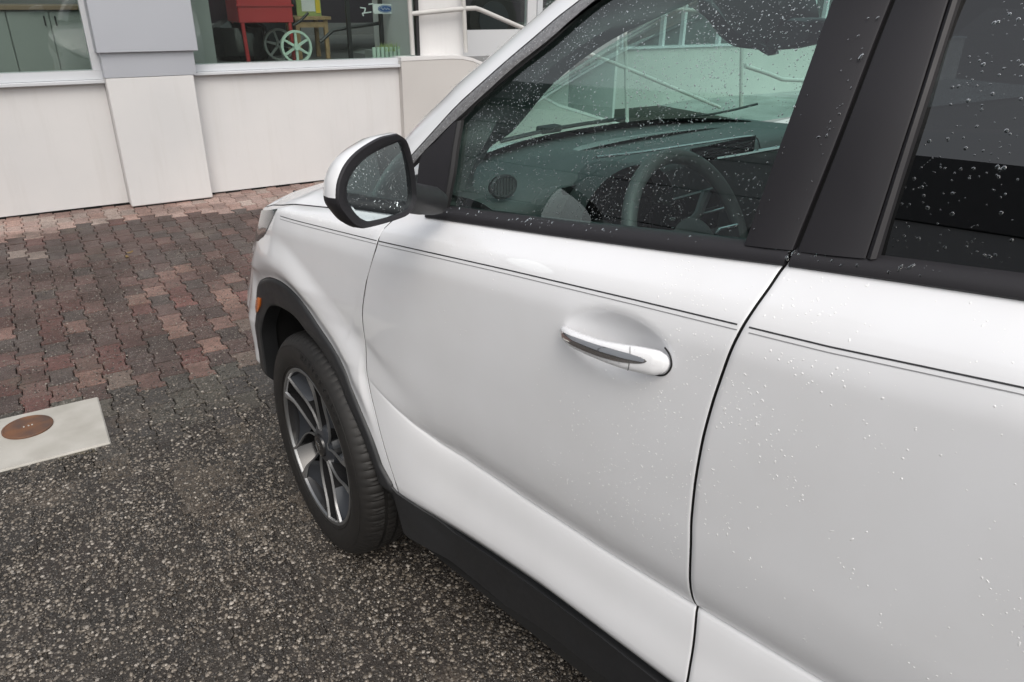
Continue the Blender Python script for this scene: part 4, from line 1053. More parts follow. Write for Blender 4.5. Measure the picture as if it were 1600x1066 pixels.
rear_window = glass_panel('rear_side_window', gA, gB, M['privacy'], .010)
gA = np.array([[-3.2+.1*q, 0, 1.37+.22*q] for q in zc_]); gB = np.array([[-2.32, 0, 1.33+.29*q] for q in zc_])
glass_panel('quarter_window', gA, gB, M['privacy'], .006)
A = np.array([[-2.14, .085, 1.31], [-2.17, .25, 1.64]]); B = np.array([[-2.32, .085, 1.33], [-2.33, .25, 1.64]])
strip_between('rear_pillar_cover', A, B, M['trim'], 8, flange=.01)
# right side windows and pillars, seen through the cabin
def right(P): Q = P.copy(); Q[..., 1] = 2*HALF-Q[..., 1]; return Q
for (a0, a1, a2, a3, mt, nm) in ((-1.24, -.47, -1.32, -1.0, M['win'], 'front_side_window'), (-2.15, -1.40, -2.17, -1.44, M['privacy'], 'rear_side_window')):
    t = np.linspace(0, 1, 12); P = np.array([[((a0+(a1-a0)*u)*(1-q)+(a2+(a3-a2)*u)*q, 0, (float(zb(a0+(a1-a0)*u))+.02)*(1-q)+1.63*q) for q in t] for u in t])
    P[..., 1] = G(P[..., 0], P[..., 2])+.01; grid_obj(nm, right(P), mt, car)
for (a0, a1, a2, a3) in ((-1.40, -1.24, -1.44, -1.32), (-2.40, -2.15, -2.40, -2.17), (-.66, -.50, -1.16, -1.04)):
    P = np.array([[(a0+(a2-a0)*q, 0, 1.20+(1.65-1.20)*q) for q in t], [(a1+(a3-a1)*q, 0, 1.20+(1.65-1.20)*q) for q in t]]); P[..., 1] = G(P[..., 0], P[..., 2])
    grid_obj('right_pillar', right(P), M['trim'], car)
# windscreen with black border, cowl, wipers
uu = np.linspace(-1, 1, 40); qq = np.linspace(0, 1, 24)
def wscreen(u, q):
    sb = HALF+.70*u; st = HALF+.56*u
    ab = -.205-.15*np.abs(u)**2.2; at = -.98-.13*np.abs(u)**2.2
    h = .030*np.sin(np.pi*q)
    return np.stack([ab+(at-ab)*q+.7*h, sb+(st-sb)*q, 1.195-.03*np.abs(u)**3+(1.675-.02*np.abs(u)**3-1.195+.03*np.abs(u)**3)*q+.8*h], -1)
U, Q = np.meshgrid(uu, qq, indexing='ij')
grid_obj('windscreen', wscreen(U, Q), M['wind'], car)
t4 = np.linspace(0, 1, 8); e0 = wscreen(np.ones(24), qq); e1_ = np.stack([-.50-.54*qq, 2*HALF-.08-.19*qq, 1.20+.45*qq], -1)
grid_obj('windscreen_edge', e0[:, None]+(e1_-e0)[:, None]*t4[None, :, None], M['wind'], car)
U2, Q2 = np.meshgrid(uu, np.linspace(-.06, .035, 4), indexing='ij')
grid_obj('screen_border', wscreen(U2, Q2)+np.array([-.006, 0, -.006]), M['gloss_black'], car)
U3, Q3 = np.meshgrid(uu, np.linspace(0, 1, 5), indexing='ij')
cw = wscreen(U3, 0*Q3); cw[..., 0] += .004+.14*Q3; cw[..., 2] += -.02-.055*Q3
grid_obj('cowl_panel', cw, M['black_plastic'], car)
wp = [wscreen(np.array(u), np.array(q))+np.array([.012, 0, .012]) for u, q in ((.70, .004), (.76, .010), (.82, .025), (.90, .06), (.98, .11))]
MB().tube(L3(np.array(wp)), .004, 8).build('wiper', M['seal_and_shade'], car, smooth=True, world=False)
wp = [wscreen(np.array(u), np.array(q))+np.array([.014, 0, .014]) for u, q in ((-.50, .002), (-.2, .003), (.05, .004), (.3, .006))]
wv = MB().tube(L3(np.array(wp)), .006, 8).build('wiper', M['seal_and_shade'], car, smooth=True, world=False)
pts = L3(np.array(wp)); MB().box(pts[1][0]-.015, pts[1][0]+.02, pts[1][1]-.05, pts[1][1]+.03, pts[1][2]-.008, pts[1][2]+.012, .004).build('wiper_arm_joint', M['seal_and_shade'], wv, world=False)

# ------------------------------------------------------------------ door mirror
FACE = [(622, 209), (602, 213), (575, 226), (552, 244), (536, 267), (528, 296), (528, 316), (540, 337), (558, 354), (573, 357), (604, 349), (633, 339), (647, 324), (651, 304), (649, 277), (643, 242), (635, 219)]
GLS = [(622, 222), (596, 233), (571, 248), (552, 269), (543, 289), (542, 308), (550, 326), (565, 342), (579, 346), (612, 338), (637, 327), (644, 314), (645, 296), (641, 267), (633, 238), (628, 226)]
MN = np.array([-1.0, .14, .085]); MN /= np.linalg.norm(MN); MP = np.array([-.645, -.12, 1.27])
def onm(u, v, d=0.0): r = crays(u, v); k = ((MP+MN*d-CAMC) @ MN)/(r @ MN); return CAMC+k*r
def closed(P, n):
    P = np.concatenate([P, P[:1]]); return smoothline(P, n+1)[:-1]
nf = 72
fc = closed(np.array([onm(*p) for p in FACE]), nf); gl_ = closed(np.array([onm(*p, -.010) for p in GLS]), nf)
# align starting points
k0 = np.argmin(np.linalg.norm(gl_-fc[0], axis=1)); gl_ = np.roll(gl_, -k0, 0)
cen = fc.mean(0); dm = -MN
def ringat(P, sc, d, sh=(0, 0, 0)): c = P.mean(0); return c+(P-c)*sc+dm*d+np.array(sh)
mirror = node_part('door_mirror', car)
bez = np.stack([gl_+dm*.008, gl_, gl_+(fc-gl_)*.25-dm*.003, gl_+(fc-gl_)*.6-dm*.003, gl_+(fc-gl_)*.92-dm*.001, fc+dm*.003, ringat(fc, 1.004, .006), ringat(fc, .99, .020)], 1)
grid_obj('mirror_bezel', bez, M['trim'], mirror, closed_u=True, angle=50)
shell = np.stack([ringat(fc, 1.000, .0045), ringat(fc, 1.008, .007), ringat(fc, 1.012, .022, (0, .0, 0)), ringat(fc, .97, .045, (0, .003, 0)), ringat(fc, .86, .064, (0, .006, 0)), ringat(fc, .6, .080, (0, .009, 0)), ringat(fc, .25, .088, (0, .011, 0)), ringat(fc, .02, .089, (0, .011, 0))], 1)
nu, nv = shell.shape[:2]; fcs = grid_faces(nu, nv, True); Vs = L3(shell).reshape(-1, 3)
zcut = onm(528, 314)[2]
cz_ = Vs[fcs].mean(1)[:, 2] > zcut
mesh_obj('mirror_cap', Vs, fcs[cz_], M['paint'], mirror, True, 60, world=False)
mesh_obj('mirror_base', Vs, fcs[~cz_], M['trim'], mirror, True, 60, world=False)
mg = mesh_obj('mirror_pane', L3(gl_+dm*.002), [tuple(range(nf))], M['mirror'], mirror, world=False)
am_ = [np.array([-.60, -.075, 1.222]), np.array([-.585, -.02, 1.205]), np.array([-.57, .03, 1.192]), np.array([-.57, .048, 1.186])]
arm = MB().tube(L3(np.array(am_)), [.026, .027, .027, .022], 18).build('mirror_arm', M['black_plastic'], mirror, smooth=True, world=False)
for v in arm.data.vertices: v.co.z = 1.205+(v.co.z-1.205)*1.25 if v.co.z > 1.205 else v.co.z

# ------------------------------------------------------------------ door handle
hd = node_part('door_handle', car)
hA, hB = hit(880, 513), hit(1049, 569)
_b2 = BOWL_C; BOWL_C = None
sA = float(S(np.array([hA[0]]), np.array([hA[2]]))[0]); sB = float(S(np.array([hB[0]]), np.array([hB[2]]))[0]); BOWL_C = _b2
hA[1], hB[1] = sA, sB
ax3 = hB-hA; hl_ = np.linalg.norm(ax3); ax3 /= hl_; out = np.array([0, -1.0, .10]); out -= ax3*(out @ ax3); out /= np.linalg.norm(out); up = np.cross(ax3, out); up = up if up[2] > 0 else -up
tq = [0, .015, .05, .12, .25, .45, .65, .8, .9, .96, .99, 1.0]
wq = [.0005, .0055, .009, .0118, .014, .0158, .019, .0208, .0205, .0158, .0092, .0005]
dq = [.0005, .005, .008, .010, .011, .011, .012, .013, .0125, .0095, .006, .0005]
oq = [.003, .006, .012, .020, .027, .029, .025, .017, .012, .008, .006, .004]
def hsec(t, th, ex=0.0):
    w = p1(t, tq, wq)+ex; d_ = p1(t, tq, dq)+ex; o_ = p1(t, tq, oq)
    t = np.atleast_1d(t); ce = hA+ax3*hl_*t[:, None]+out*o_[:, None]+up*(-.003*np.sin(np.pi*t))[:, None]
    c, s = np.cos(th), np.sin(th); c = np.sign(c)*np.abs(c)**.8; s = np.sign(s)*np.abs(s)**.85
    return ce+out*(d_*c)[:, None]+up*(w*s)[:, None]
tl = np.unique(np.r_[np.linspace(0, .1, 10), np.linspace(.1, .9, 40), np.linspace(.9, 1, 16)]); ths = np.linspace(0, 2*math.pi, 33)[:-1]
Phd = np.stack([hsec(tl, th) for th in ths], 1)
grid_obj('grip', np.concatenate([Phd, Phd[:, :1]], 1), M['paint'], hd, angle=80)
ts = np.linspace(.012, .885, 60); hw = np.sin(np.pi*np.clip((ts-.012)/.873, 0, 1))**.5*(1-.25*ts)
rows = [np.array([hsec(np.array([t]), math.radians(8)+math.radians(32)*q*h_, .0012)[0] for t, h_ in zip(ts, hw)]) for q in np.linspace(-1, 1, 9)]
grid_obj('chrome_strip', np.stack(rows, 1), M['chrome'], hd, angle=80)
sm = np.array([hsec(np.array([.73+.03*math.cos(q*1.2)]), q, .0004)[0] for q in np.linspace(-1.9, 1.2, 30)])
MB().tube(L3(sm), .0006, 5).build('cap_seam', M['stripe_dark'], hd, world=False)
ed = np.array([hA+ax3*hl_*t+up*w-out*.0+out*(.002 if False else 0) for t, w in [(.70, -.023), (.8, -.0275), (.9, -.026), (.97, -.018), (1.005, -.002), (.98, .014), (.93, .022)]])
ed = smoothline(ed, 40); ed[:, 1] = S(ed[:, 0], ed[:, 2])-.0006
MB().tube(L3(ed), .0016, 6).build('gasket', M['seal_and_shade'], hd, world=False)

# ------------------------------------------------------------------ wheels
def make_wheel(parent, loc, rz, name='wheel'):
    w = node_part(name, parent); w.location = loc; w.rotation_euler = (0, 0, rz)
    Ns = 360; prof_ = [(.232, -.012), (.240, -.003), (.2445, .001), (.252, .004), (.262, .0085), (.280, .0115), (.298, .0110), (.312, .007), (.322, .001), (.331, -.008), (.338, -.018), (.342, -.030),
                       (.3435, -.045), (.3435, -.052), (.336, -.053), (.336, -.061), (.344, -.062), (.3445, -.088), (.337, -.089), (.337, -.097), (.3445, -.098), (.344, -.124), (.336, -.125), (.336, -.133), (.3435, -.134), (.338, -.168), (.322, -.190), (.28, -.200), (.232, -.19)]
    V = np.zeros((Ns, len(prof_), 3))
    for i in range(Ns):
        a = 2*math.pi*i/Ns; lug = (i % 4) < 1
        for j, (r, y) in enumerate(prof_):
            rr_ = r
            if lug and 9 <= j <= 13: rr_ = r-.0022
            if (i % 8) in (2,) and 11 <= j <= 13: rr_ = r-.003
            if (i+2) % 4 < 1 and 16 <= j <= 21: rr_ = r-.002
            V[i, j] = (rr_*math.cos(a), y, rr_*math.sin(a))
    mesh_obj('tyre', V.reshape(-1, 3), grid_faces(Ns, len(prof_), True), M['rubber'], w, True, 30, world=False)
    # raised rings on the sidewall
    def ringtube(r, y, t, mat, nm, par=w):
        MB().tube([(r*math.cos(a), y, r*math.sin(a)) for a in np.linspace(0, 2*math.pi, 97)[:-1]], t, 6, closed=True).build(nm, mat, par, smooth=True, world=False)
    ringtube(.2515, .0042, .0016, M['rubber'], 'bead_ring'); ringtube(.3125, .0072, .0009, M['rubber'], 'sidewall_ring')
    # lip and barrel
    def lath(pr, mat, nm, n=120, par=w):
        V = np.array([[(r*math.cos(2*math.pi*i/n), y, r*math.sin(2*math.pi*i/n)) for r, y in pr] for i in range(n)])
        return mesh_obj(nm, V.reshape(-1, 3), grid_faces(n, len(pr), True), mat, par, True, 35, world=False)
    lath([(.2435, -.004), (.2435, .001), (.2415, .0025), (.2335, .0015), (.2315, -.002), (.231, -.010)], M['rim_lip'], 'rim_lip')
    lath([(.231, -.006), (.222, -.05), (.212, -.08), (.205, -.17)], M['gloss_black'], 'rim_barrel')
    lath([(.205, -.095), (.17, -.095), (.02, -.09), (.001, -.09)], M['void'], 'brake_disc')
    lath([(.232, -.165), (.001, -.165)], M['void'], 'wheel_back')
    # five scooped spokes, each outlined by a machined edge
    for k in range(5):
        base = math.radians(67+72*k)
        def pol(r, dphi, y): a = base+dphi+math.radians(20)*(1-min(1, (r-.05)/.185))**1.3; return (r*math.cos(a), y, r*math.sin(a))
        def face_y(r): return -.020+.021*((r-.04)/.19)**1.5 if r > .04 else -.02
        rs = np.linspace(.052, .2325, 26); rsc = np.linspace(.135, .2325, 16)
        half = lambda r: math.radians(9+15.5*smooth01((r-.05)/.15)) if r < .21 else math.radians(24.5)
        us = np.linspace(-1, 1, 13)
        P = np.array([[pol(r, u*float(half(r)), face_y(r)-.004-(.040*(1-u*u)**.7)*(.35+.65*math.sin(math.pi*min(1, (r-.045)/.24)))-(.03*(1-u*u) if False else 0)) for u in us] for r in rsc])
        sp = mesh_obj('spoke', P.reshape(-1, 3), grid_faces(len(rsc), len(us)), M['rim_dark'], w, True, 50, world=False)
        # outer side walls down into the wheel
        for sg in (-1, 1):
            Wl = np.array([[pol(r, sg*(float(half(r))+.012*.2/r*.2), face_y(r)-d_) for d_ in (.003, .03, .055)] for r in rs])
            mesh_obj('spoke_flank', Wl.reshape(-1, 3), grid_faces(len(rs), 3), M['gloss_black'], sp, True, 50, world=False)
        # machined outline: up one side, round the hub end, down the other
        line = [(r, -1) for r in rs[::-1]]+[(r, 1) for r in rs]
        wdt = [.0017+.0026*((r-.05)/.18)**2 for r, _ in line]
        wdt = [w_+(.0085*max(0, (r-.165)/.068)**1.6 if sg_ > 0 else 0) for w_, (r, sg_) in zip(wdt, line)]
        Vv = []
        for (r, sgn), wd in zip(line, wdt):
            h_ = float(half(r)); y = face_y(r)
            for e, yy in ((-wd, y-.006), (-wd*.8, y+.0005), (wd*.8, y+.0005), (wd, y-.006)):
                Vv.append(pol(r, sgn*(h_+e/r), yy))
        mesh_obj('spoke_edge', np.array(Vv), grid_faces(len(line), 4), M['rim_face'], sp, True, 35, world=False)
        nutr, na = .057, base+math.radians(66)
        MB().tube([(nutr*math.cos(na), -.055, nutr*math.sin(na)), (nutr*math.cos(na), -.028, nutr*math.sin(na))], .0095, 6).build('lug_nut', M['rim_face'], w, world=False)
    hub = [(.075, -.06), (.066, -.030), (.050, -.020), (.036, -.018)]; lath(hub, M['rim_dark'], 'hub', 60)
    lath([(.036, -.020), (.034, -.012), (.028, -.0105), (.001, -.010)], M['gloss_black'], 'centre_cap', 48)
    # three small shields side by side on the cap
    for q in (-1, 0, 1):
        sh_ = [(-.0055, .008), (.0055, .008), (.0055, -.001), (0, -.010), (-.0055, -.001)]
        Pp = [(x*1.1+q*.0085+z*.25, -.0098, z+q*.003) for x, z in sh_]
        MB().prism(Pp, (0, .0012, 0)).build('cap_shield', M['silver'], w, world=False)
    va = math.radians(-92); MB().tube([(.205*math.cos(va), -.03, .205*math.sin(va)), (.185*math.cos(va), -.012, .185*math.sin(va))], .0042, 8).build('valve', M['rubber'], w, world=False)
    MB().box(-.21*math.cos(.3)-.03, -.21*math.cos(.3)+.05, -.085, -.05, -.05, .09, .01).build('brake_caliper', M['void'], w, world=False)
    # moulded lettering on the sidewall, rising round the tyre
    txt = 'MASTERTRACK'; V_, F_ = [], []
    phi0, phi1, rT = math.radians(90.5), math.radians(138.5), .2935
    for i, ch in enumerate(txt):
        cu = bpy.data.curves.new('glyph', 'FONT'); cu.body = ch; cu.size = .023; cu.extrude = .0006; cu.align_x = 'CENTER'; cu.resolution_u = 2
        to = bpy.data.objects.new('glyph', cu); COL.objects.link(to)
        dg = bpy.context.evaluated_depsgraph_get(); me = bpy.data.meshes.new_from_object(to.evaluated_get(dg))
        ph = phi0+(phi1-phi0)*i/(len(txt)-1)
        radial = np.array([math.cos(ph), 0, math.sin(ph)]); tang = np.array([-math.sin(ph), 0, math.cos(ph)])
        nb = len(V_)
        for v in me.vertices: V_.append(radial*(rT+v.co.y)+tang*v.co.x*1.05+np.array([0, .0112+v.co.z*1.2-.18*max(0, v.co.y-.006)+.0004, 0]))
        F_ += [tuple(nb+k for k in p.vertices) for p in me.polygons]
        bpy.data.objects.remove(to); bpy.data.curves.remove(cu); bpy.data.meshes.remove(me)
    mesh_obj('sidewall_lettering', np.array(V_), F_, M['void'], w, world=False)
    return w
wheel = make_wheel(car, (0, 0, .345), math.radians(-7.714))
def dup_part(src, parent, loc, rz):
    r = src.copy(); COL.objects.link(r); r.parent = parent; r.location = loc; r.rotation_euler = (0, 0, rz)
    for ch in list(src.children):
        c = ch.copy(); COL.objects.link(c); c.parent = r
        for g_ in ch.children: d_ = g_.copy(); COL.objects.link(d_); d_.parent = c
    return r
dup_part(wheel, car, (-2.6, -.01, .345), 0)
dup_part(wheel, car, (0, -(2*HALF-.0), .345), math.pi-.13)
dup_part(wheel, car, (-2.6, -(2*HALF-.01), .345), math.pi)

# ------------------------------------------------------------------ cabin
sd_ = np.linspace(.13, 2*HALF-.13, 60)
prf = [(-.19, 1.185), (-.30, 1.186), (-.45, 1.192), (-.545, 1.190), (-.59, 1.178), (-.605, 1.150), (-.595, 1.10), (-.56, 1.02), (-.56, .90), (-.50, .70)]
P = np.array([[(a_-.12*((s-HALF)/.75)**2*(1 if a_ > -.5 else .5), s, z_-.012*((s-HALF)/.75)**2+(.022*math.exp(-((s-.50)/.16)**2) if a_ < -.4 and z_ > 1.12 else 0)) for a_, z_ in prf] for s in sd_])
dash = grid_obj('dashboard', P, M['dash_soft'], car, angle=50)
P2 = np.array([[(-.612-.02*math.sin(math.pi*q), s, 1.155-.42*q) for q in np.linspace(0, 1, 8)] for s in np.linspace(.14, 2*HALF-.14, 40)])
grid_obj('dash_face', P2, M['dash'], car)
# instrument hood in front of the steering wheel
hoodP = np.array([[(-.56-.13*q, .52+.185*math.cos(t_)*(1-.05*q), 1.10+(.105+.012*q)*math.sin(t_)) for q in np.linspace(0, 1, 8)] for t_ in np.linspace(-.1, math.pi+.1, 30)])
grid_obj('instrument_hood', hoodP, M['dash'], car)
MB().box(-.63, -.625, -.69, -.35, 1.03, 1.18).build('instrument_screen', M['piano'], car, world=False)
def at_dash(u, v, a=-.645): return at_a(u, v, a)
def trim_tube(name, px, r, mat, a=-.645, parent=dash): return MB().tube(L3(smoothline(np.array([at_dash(u, v, a) for u, v in px]), 24)), r, 8).build(name, mat, parent, smooth=True, world=False)
trim_tube('vent_trim', [(932, 246), (1000, 238), (1100, 223), (1170, 213), (1182, 213), (1184, 222), (1187, 231)], .0032, M['silver'])
trim_tube('dash_trim', [(1118, 248), (1150, 243), (1190, 236), (1225, 230)], .0065, M['silver'])
MB().box(-.648, -.642, -(at_dash(1178, 225)[1]), -(at_dash(1080, 230)[1]), at_dash(1130, 246)[2], at_dash(1130, 222)[2]).build('centre_vent', M['piano'], dash, world=False)
for k in range(3):
    z_ = at_dash(1130, 240)[2]+.009*k; MB().box(-.653, -.6485, -(at_dash(1172, 225)[1]), -(at_dash(1086, 230)[1]), z_, z_+.0025).build('vent_slat', M['dash'], dash, world=False)
# round vent at the driver's end
vc = at_a(787, 292, -.62); ring = [vc+np.array([0, .033*math.cos(t_), .022*math.sin(t_)]) for t_ in np.linspace(0, 2*math.pi, 37)[:-1]]
vt = MB().tube(L3(np.array(ring)), .0045, 8, closed=True).build('side_vent', M['dash'], car, smooth=True, world=False)
mesh_obj('vent_recess', L3(np.array(ring)+np.array([.012, 0, 0])), [tuple(range(36))], M['void'], vt, world=False)
for k in range(-3, 4):
    y = vc[1]+k*.0085; h = .020*math.sqrt(max(0, 1-(k*.0085/.033)**2)); MB().box(vc[0]-.004, vc[0]+.006, -(y+.0015), -(y-.0015), vc[2]-h, vc[2]+h).build('vent_slat', M['dash_soft'], vt, world=False)
# steering wheel
swc = np.array([-.97, .355, 1.128]); T = math.radians(25); su = np.array([math.sin(T), 0, math.cos(T)]); sr = np.array([0, 1.0, 0]); sn = np.array([-math.cos(T), 0, math.sin(T)])
def SWp(x, y, o_=0): return swc+sr*x+su*y+sn*o_
sw = node_part('steering_wheel', car)
MB().tube(L3(np.array([SWp(.180*math.cos(t_), .178*math.sin(t_)) for t_ in np.linspace(0, 2*math.pi, 61)[:-1]])), .0148, 14, closed=True).build('rim', M['dash_soft'], sw, smooth=True, world=False)
hub = np.array([[SWp(.072*math.cos(t_)*q, .060*math.sin(t_)*q-.01, .028*(1-q*q)+.01) for q in (1.05, 1, .9, .6, .3, .02)] for t_ in np.linspace(0, 2*math.pi, 37)])
grid_obj('airbag_cover', hub, M['dash'], sw)
for sg in (-1, 1):
    Q = [SWp(sg*.06, .018, .012), SWp(sg*.168, .012, .006), SWp(sg*.168, -.022, .006), SWp(sg*.06, -.03, .012)]
    MB().prism(L3(np.array(Q)), L3(sn*-.018)).build('spoke', M['dash'], sw, world=False)
    q_ = [SWp(sg*.066, .004, .016), SWp(sg*.085, .012, .016), SWp(sg*.155, .008, .012)]
    MB().tube(L3(np.array(q_)), .0038, 8).build('spoke_trim', M['silver'], sw, smooth=True, world=False)
q_ = [SWp(-.03, -.05, .02), SWp(-.02, -.16, .01)]; MB().prism(L3(np.array([SWp(-.03, -.05, .014), SWp(.03, -.05, .014), SWp(.022, -.165, .008), SWp(-.022, -.165, .008)])), L3(sn*-.016)).build('spoke', M['dash'], sw, world=False)
MB().tube(L3(np.array([swc-sn*-.0, swc-sn*.14, np.array([-.58, .50, 1.02])])), [.035, .045, .06], 14).build('column_shroud', M['dash'], sw, smooth=True, world=False)
sk = MB().tube(L3(np.array([swc-sn*.07, SWp(.12, .05, -.05), SWp(.17, .09, -.05)])), [.009, .010, .012], 8).build('stalk', M['dash'], sw, smooth=True, world=False)
# centre screen with its two pale symbols
s_a = -.66; c1, c2 = at_a(1022, 325, s_a), at_a(1104, 376, s_a)
MB().box(s_a, s_a+.012, -c2[1]-.05, -c1[1]+.01, c2[2], c1[2]+.01, .004).build('centre_screen', M['piano'], car, world=False)
def glyph(px, r, nm='screen_symbol', closed_=False): return MB().tube(L3(np.array([at_a(u, v, s_a-.001) for u, v in px])), r, 5, closed=closed_).build(nm, M['logo_white'], car, world=False)
for rr_ in (3.5, 6.5):
    glyph([(1051+rr_*math.sin(q), 347-rr_*math.cos(q)) for q in np.linspace(-.8, .8, 9)], .0006)
glyph([(1079+7*math.cos(q), 348+8.5*math.sin(q)) for q in np.linspace(0, 2*math.pi, 21)[:-1]], .0012, closed_=True)
glyph([(1076, 350), (1083, 346)], .0012); glyph([(1049, 356), (1053, 356)], .0008); glyph([(1065, 342), (1065, 355)], .0004)
trim_tube('console_trim', [(1086, 336), (1110, 331), (1143, 322)], .0032, M['silver'], a=-.67)
# inner pillar trim and head lining edge
ti = np.array([at_s(u, v, s_) for (u, v), s_ in zip([(738, 300), (745, 262), (760, 240), (800, 206), (870, 126), (960, 60), (1040, 22), (1090, 0)], [.20, .24, .27, .28, .30, .33, .36, .39])])
to_ = np.concatenate([on_G([(690, 330), (708, 240)], .03), on_G([(716, 187), (763, 141), (804, 104), (860, 60), (898, 26), (930, 0)], .03)])
tx = extend_up(ti, 1.645, back=False); ty = extend_up(to_, 1.645, back=False)
strip_between('pillar_trim', tx, ty, M['dash_soft'], 40, mids=((.5, (-.02, 0, 0)),))
# rear view mirror and sensor box on the screen
rv = node_part('rear_view_mirror', car)
def hull(px, a_or_s, dep, mat, nm, par, rnd=.85):
    P = np.array([at_s(u, v, a_or_s) for u, v in px]); P = closed(P, 40); c = P.mean(0); dv = np.array([0, dep, 0])
    g_ = np.stack([c+(P-c)*.02, c+(P-c)*rnd, P+dv*.15, P+dv*.85, c+(P-c)*rnd+dv, c+(P-c)*.02+dv], 1); return grid_obj(nm, np.concatenate([g_, g_[:1]], 0), mat, par, angle=50)
hull([(1190, 76), (1202, 79), (1236, 74), (1262, 64), (1271, 52), (1270, 36), (1262, 30), (1236, 28), (1215, 40)], .62, .10, M['dash'], 'mirror_housing', rv)
hull([(1100, 2), (1140, 44), (1190, 74), (1232, 27), (1228, 8), (1222, -14), (1105, -16)], .70, .16, M['dash'], 'sensor_box', rv)
hull([(1066, 2), (1100, 28), (1128, 62), (1150, 74), (1188, 79), (1200, 88), (1208, 84), (1150, 48), (1098, 0)], .66, .03, M['gloss_black'], 'mirror_mount', rv)
# seats, floor, door card
def seat_back(a0, s0, s1, name='seat_back'):
    P = []
    for t_ in np.linspace(0, 2*math.pi, 33):
        c, s = math.cos(t_), math.sin(t_); c = np.sign(c)*abs(c)**.5; s = np.sign(s)*abs(s)**.5
        P.append([(a0-.05-.22*q+.075*s*(1-.3*q), (s0+s1)/2+(s1-s0)/2*c*(1-.22*q*q), .55+.72*q) for q in np.linspace(0, 1, 9)]+[(a0-.27, (s0+s1)/2, 1.285)])
    grid_obj(name, np.array(P), M['seat'], car)
    P = []
    for t_ in np.linspace(0, 2*math.pi, 25):
        c, s = math.cos(t_), math.sin(t_); c = np.sign(c)*abs(c)**.5; s = np.sign(s)*abs(s)**.5
        P.append([(a0-.30, (s0+s1)/2, 1.30)]+[(a0-.30-.03*q+.045*s*k, (s0+s1)/2+.125*c*k, 1.30+.17*q) for q, k in ((0, .8), (.15, 1), (.8, .95), (1, .7))]+[(a0-.33, (s0+s1)/2, 1.475)])
    grid_obj('headrest', np.array(P), M['seat'], car)
seat_back(-1.42, .22, .70); seat_back(-1.42, 2*HALF-.70, 2*HALF-.22); seat_back(-2.25, .2, .8); seat_back(-2.25, 2*HALF-.8, 2*HALF-.2)
MB().box(-1.5, -.95, -.70, -.22, .45, .62, .04).build('seat_cushion', M['seat'], car, world=False); MB().box(-1.5, -.95, -(2*HALF-.22), -(2*HALF-.70), .45, .62, .04).build('seat_cushion', M['seat'], car, world=False)
MB().box(-2.3, -1.75, -(2*HALF-.2), -.2, .45, .62, .04).build('seat_cushion', M['seat'], car, world=False)
MB().box(-3.3, -.5, -(2*HALF-.12), -.12, .32, .36).build('cabin_floor', M['dash'], car, world=False)
MB().box(-1.6, -.62, -(HALF+.12), -(HALF-.12), .36, .80, .03).build('centre_console', M['dash'], car, world=False)
ac = np.linspace(-2.15, -.45, 30)
for sg in (1, -1):
    P = np.array([[(a_, s_, z_) for s_, z_ in ((.105, float(zb(a_))+.012), (.16, float(zb(a_))-.004), (.19, float(zb(a_))-.05), (.18, .95), (.22, .88), (.17, .5))] for a_ in ac])
    grid_obj('door_card', P if sg > 0 else right(P), M['dash'], car, angle=50)
# ------------------------------------------------------------------ rain standing on the car
def dome():
    V = []; ns = 9
    for z, r in ((0, 1), (.55, .86), (.88, .5)):
        for k in range(ns): V.append((r*math.cos(2*math.pi*k/ns), r*math.sin(2*math.pi*k/ns), z))
    V.append((0, 0, 1)); Fc = []
    for j in range(2):
        for k in range(ns): Fc += [(j*ns+k, j*ns+(k+1) % ns, (j+1)*ns+(k+1) % ns), (j*ns+k, (j+1)*ns+(k+1) % ns, (j+1)*ns+k)]
    Fc += [(2*ns+k, 2*ns+(k+1) % ns, 3*ns) for k in range(ns)]
    Fc += [(0, k+1, k) for k in range(1, ns-1)]
    return np.array(V), np.array(Fc)
DV, DF = dome()
def drops(name, parent, P, Nn, r, hgt=.5, stretch=.2, mat=None):
    """P points, Nn outward normals (car space), r radii"""
    n = len(P); dn = np.array([0, 0, -1.0])-Nn*(Nn @ np.array([0, 0, -1.0]))[:, None]; dn /= np.linalg.norm(dn, axis=1, keepdims=True)+1e-9
    sd2 = np.cross(Nn, dn); ang = rng.normal(0, .5, n); c, s = np.cos(ang)[:, None], np.sin(ang)[:, None]
    e1, e2 = dn*c+sd2*s, sd2*c-dn*s
    jit = 1+rng.uniform(-.12, .12, (n, len(DV)))*(DV[:, 2] < .6)
    st = 1+rng.exponential(stretch, n)
    V = P[:, None]+e1[:, None]*(DV[None, :, :1]*(jit*(r*st)[:, None])[..., None])+e2[:, None]*(DV[None, :, 1:2]*(jit*r[:, None])[..., None])+Nn[:, None]*((DV[None, :, 2]*(r*hgt)[:, None])-.0002)[..., None]
    Fc = (DF[None]+len(DV)*np.arange(n)[:, None, None]).reshape(-1, 3)
    o = mesh_obj(name, L3(V.reshape(-1, 3)), Fc, mat or M['drop_paint'], parent, True, 80, world=False); o['kind'] = 'stuff'; return o
def surf_pts(fun, A, Z, off):
    e = .002; s = fun(A, Z); N = np.stack([(fun(A+e, Z)-fun(A-e, Z))/(2*e), -np.ones_like(A), (fun(A, Z+e)-fun(A, Z-e))/(2*e)], -1)
    N /= np.linalg.norm(N, axis=1, keepdims=True); return np.stack([A, s+off, Z], -1), N
def clump(n, lo, hi, p=.35): return lo+(hi-lo)*rng.power(p, n)
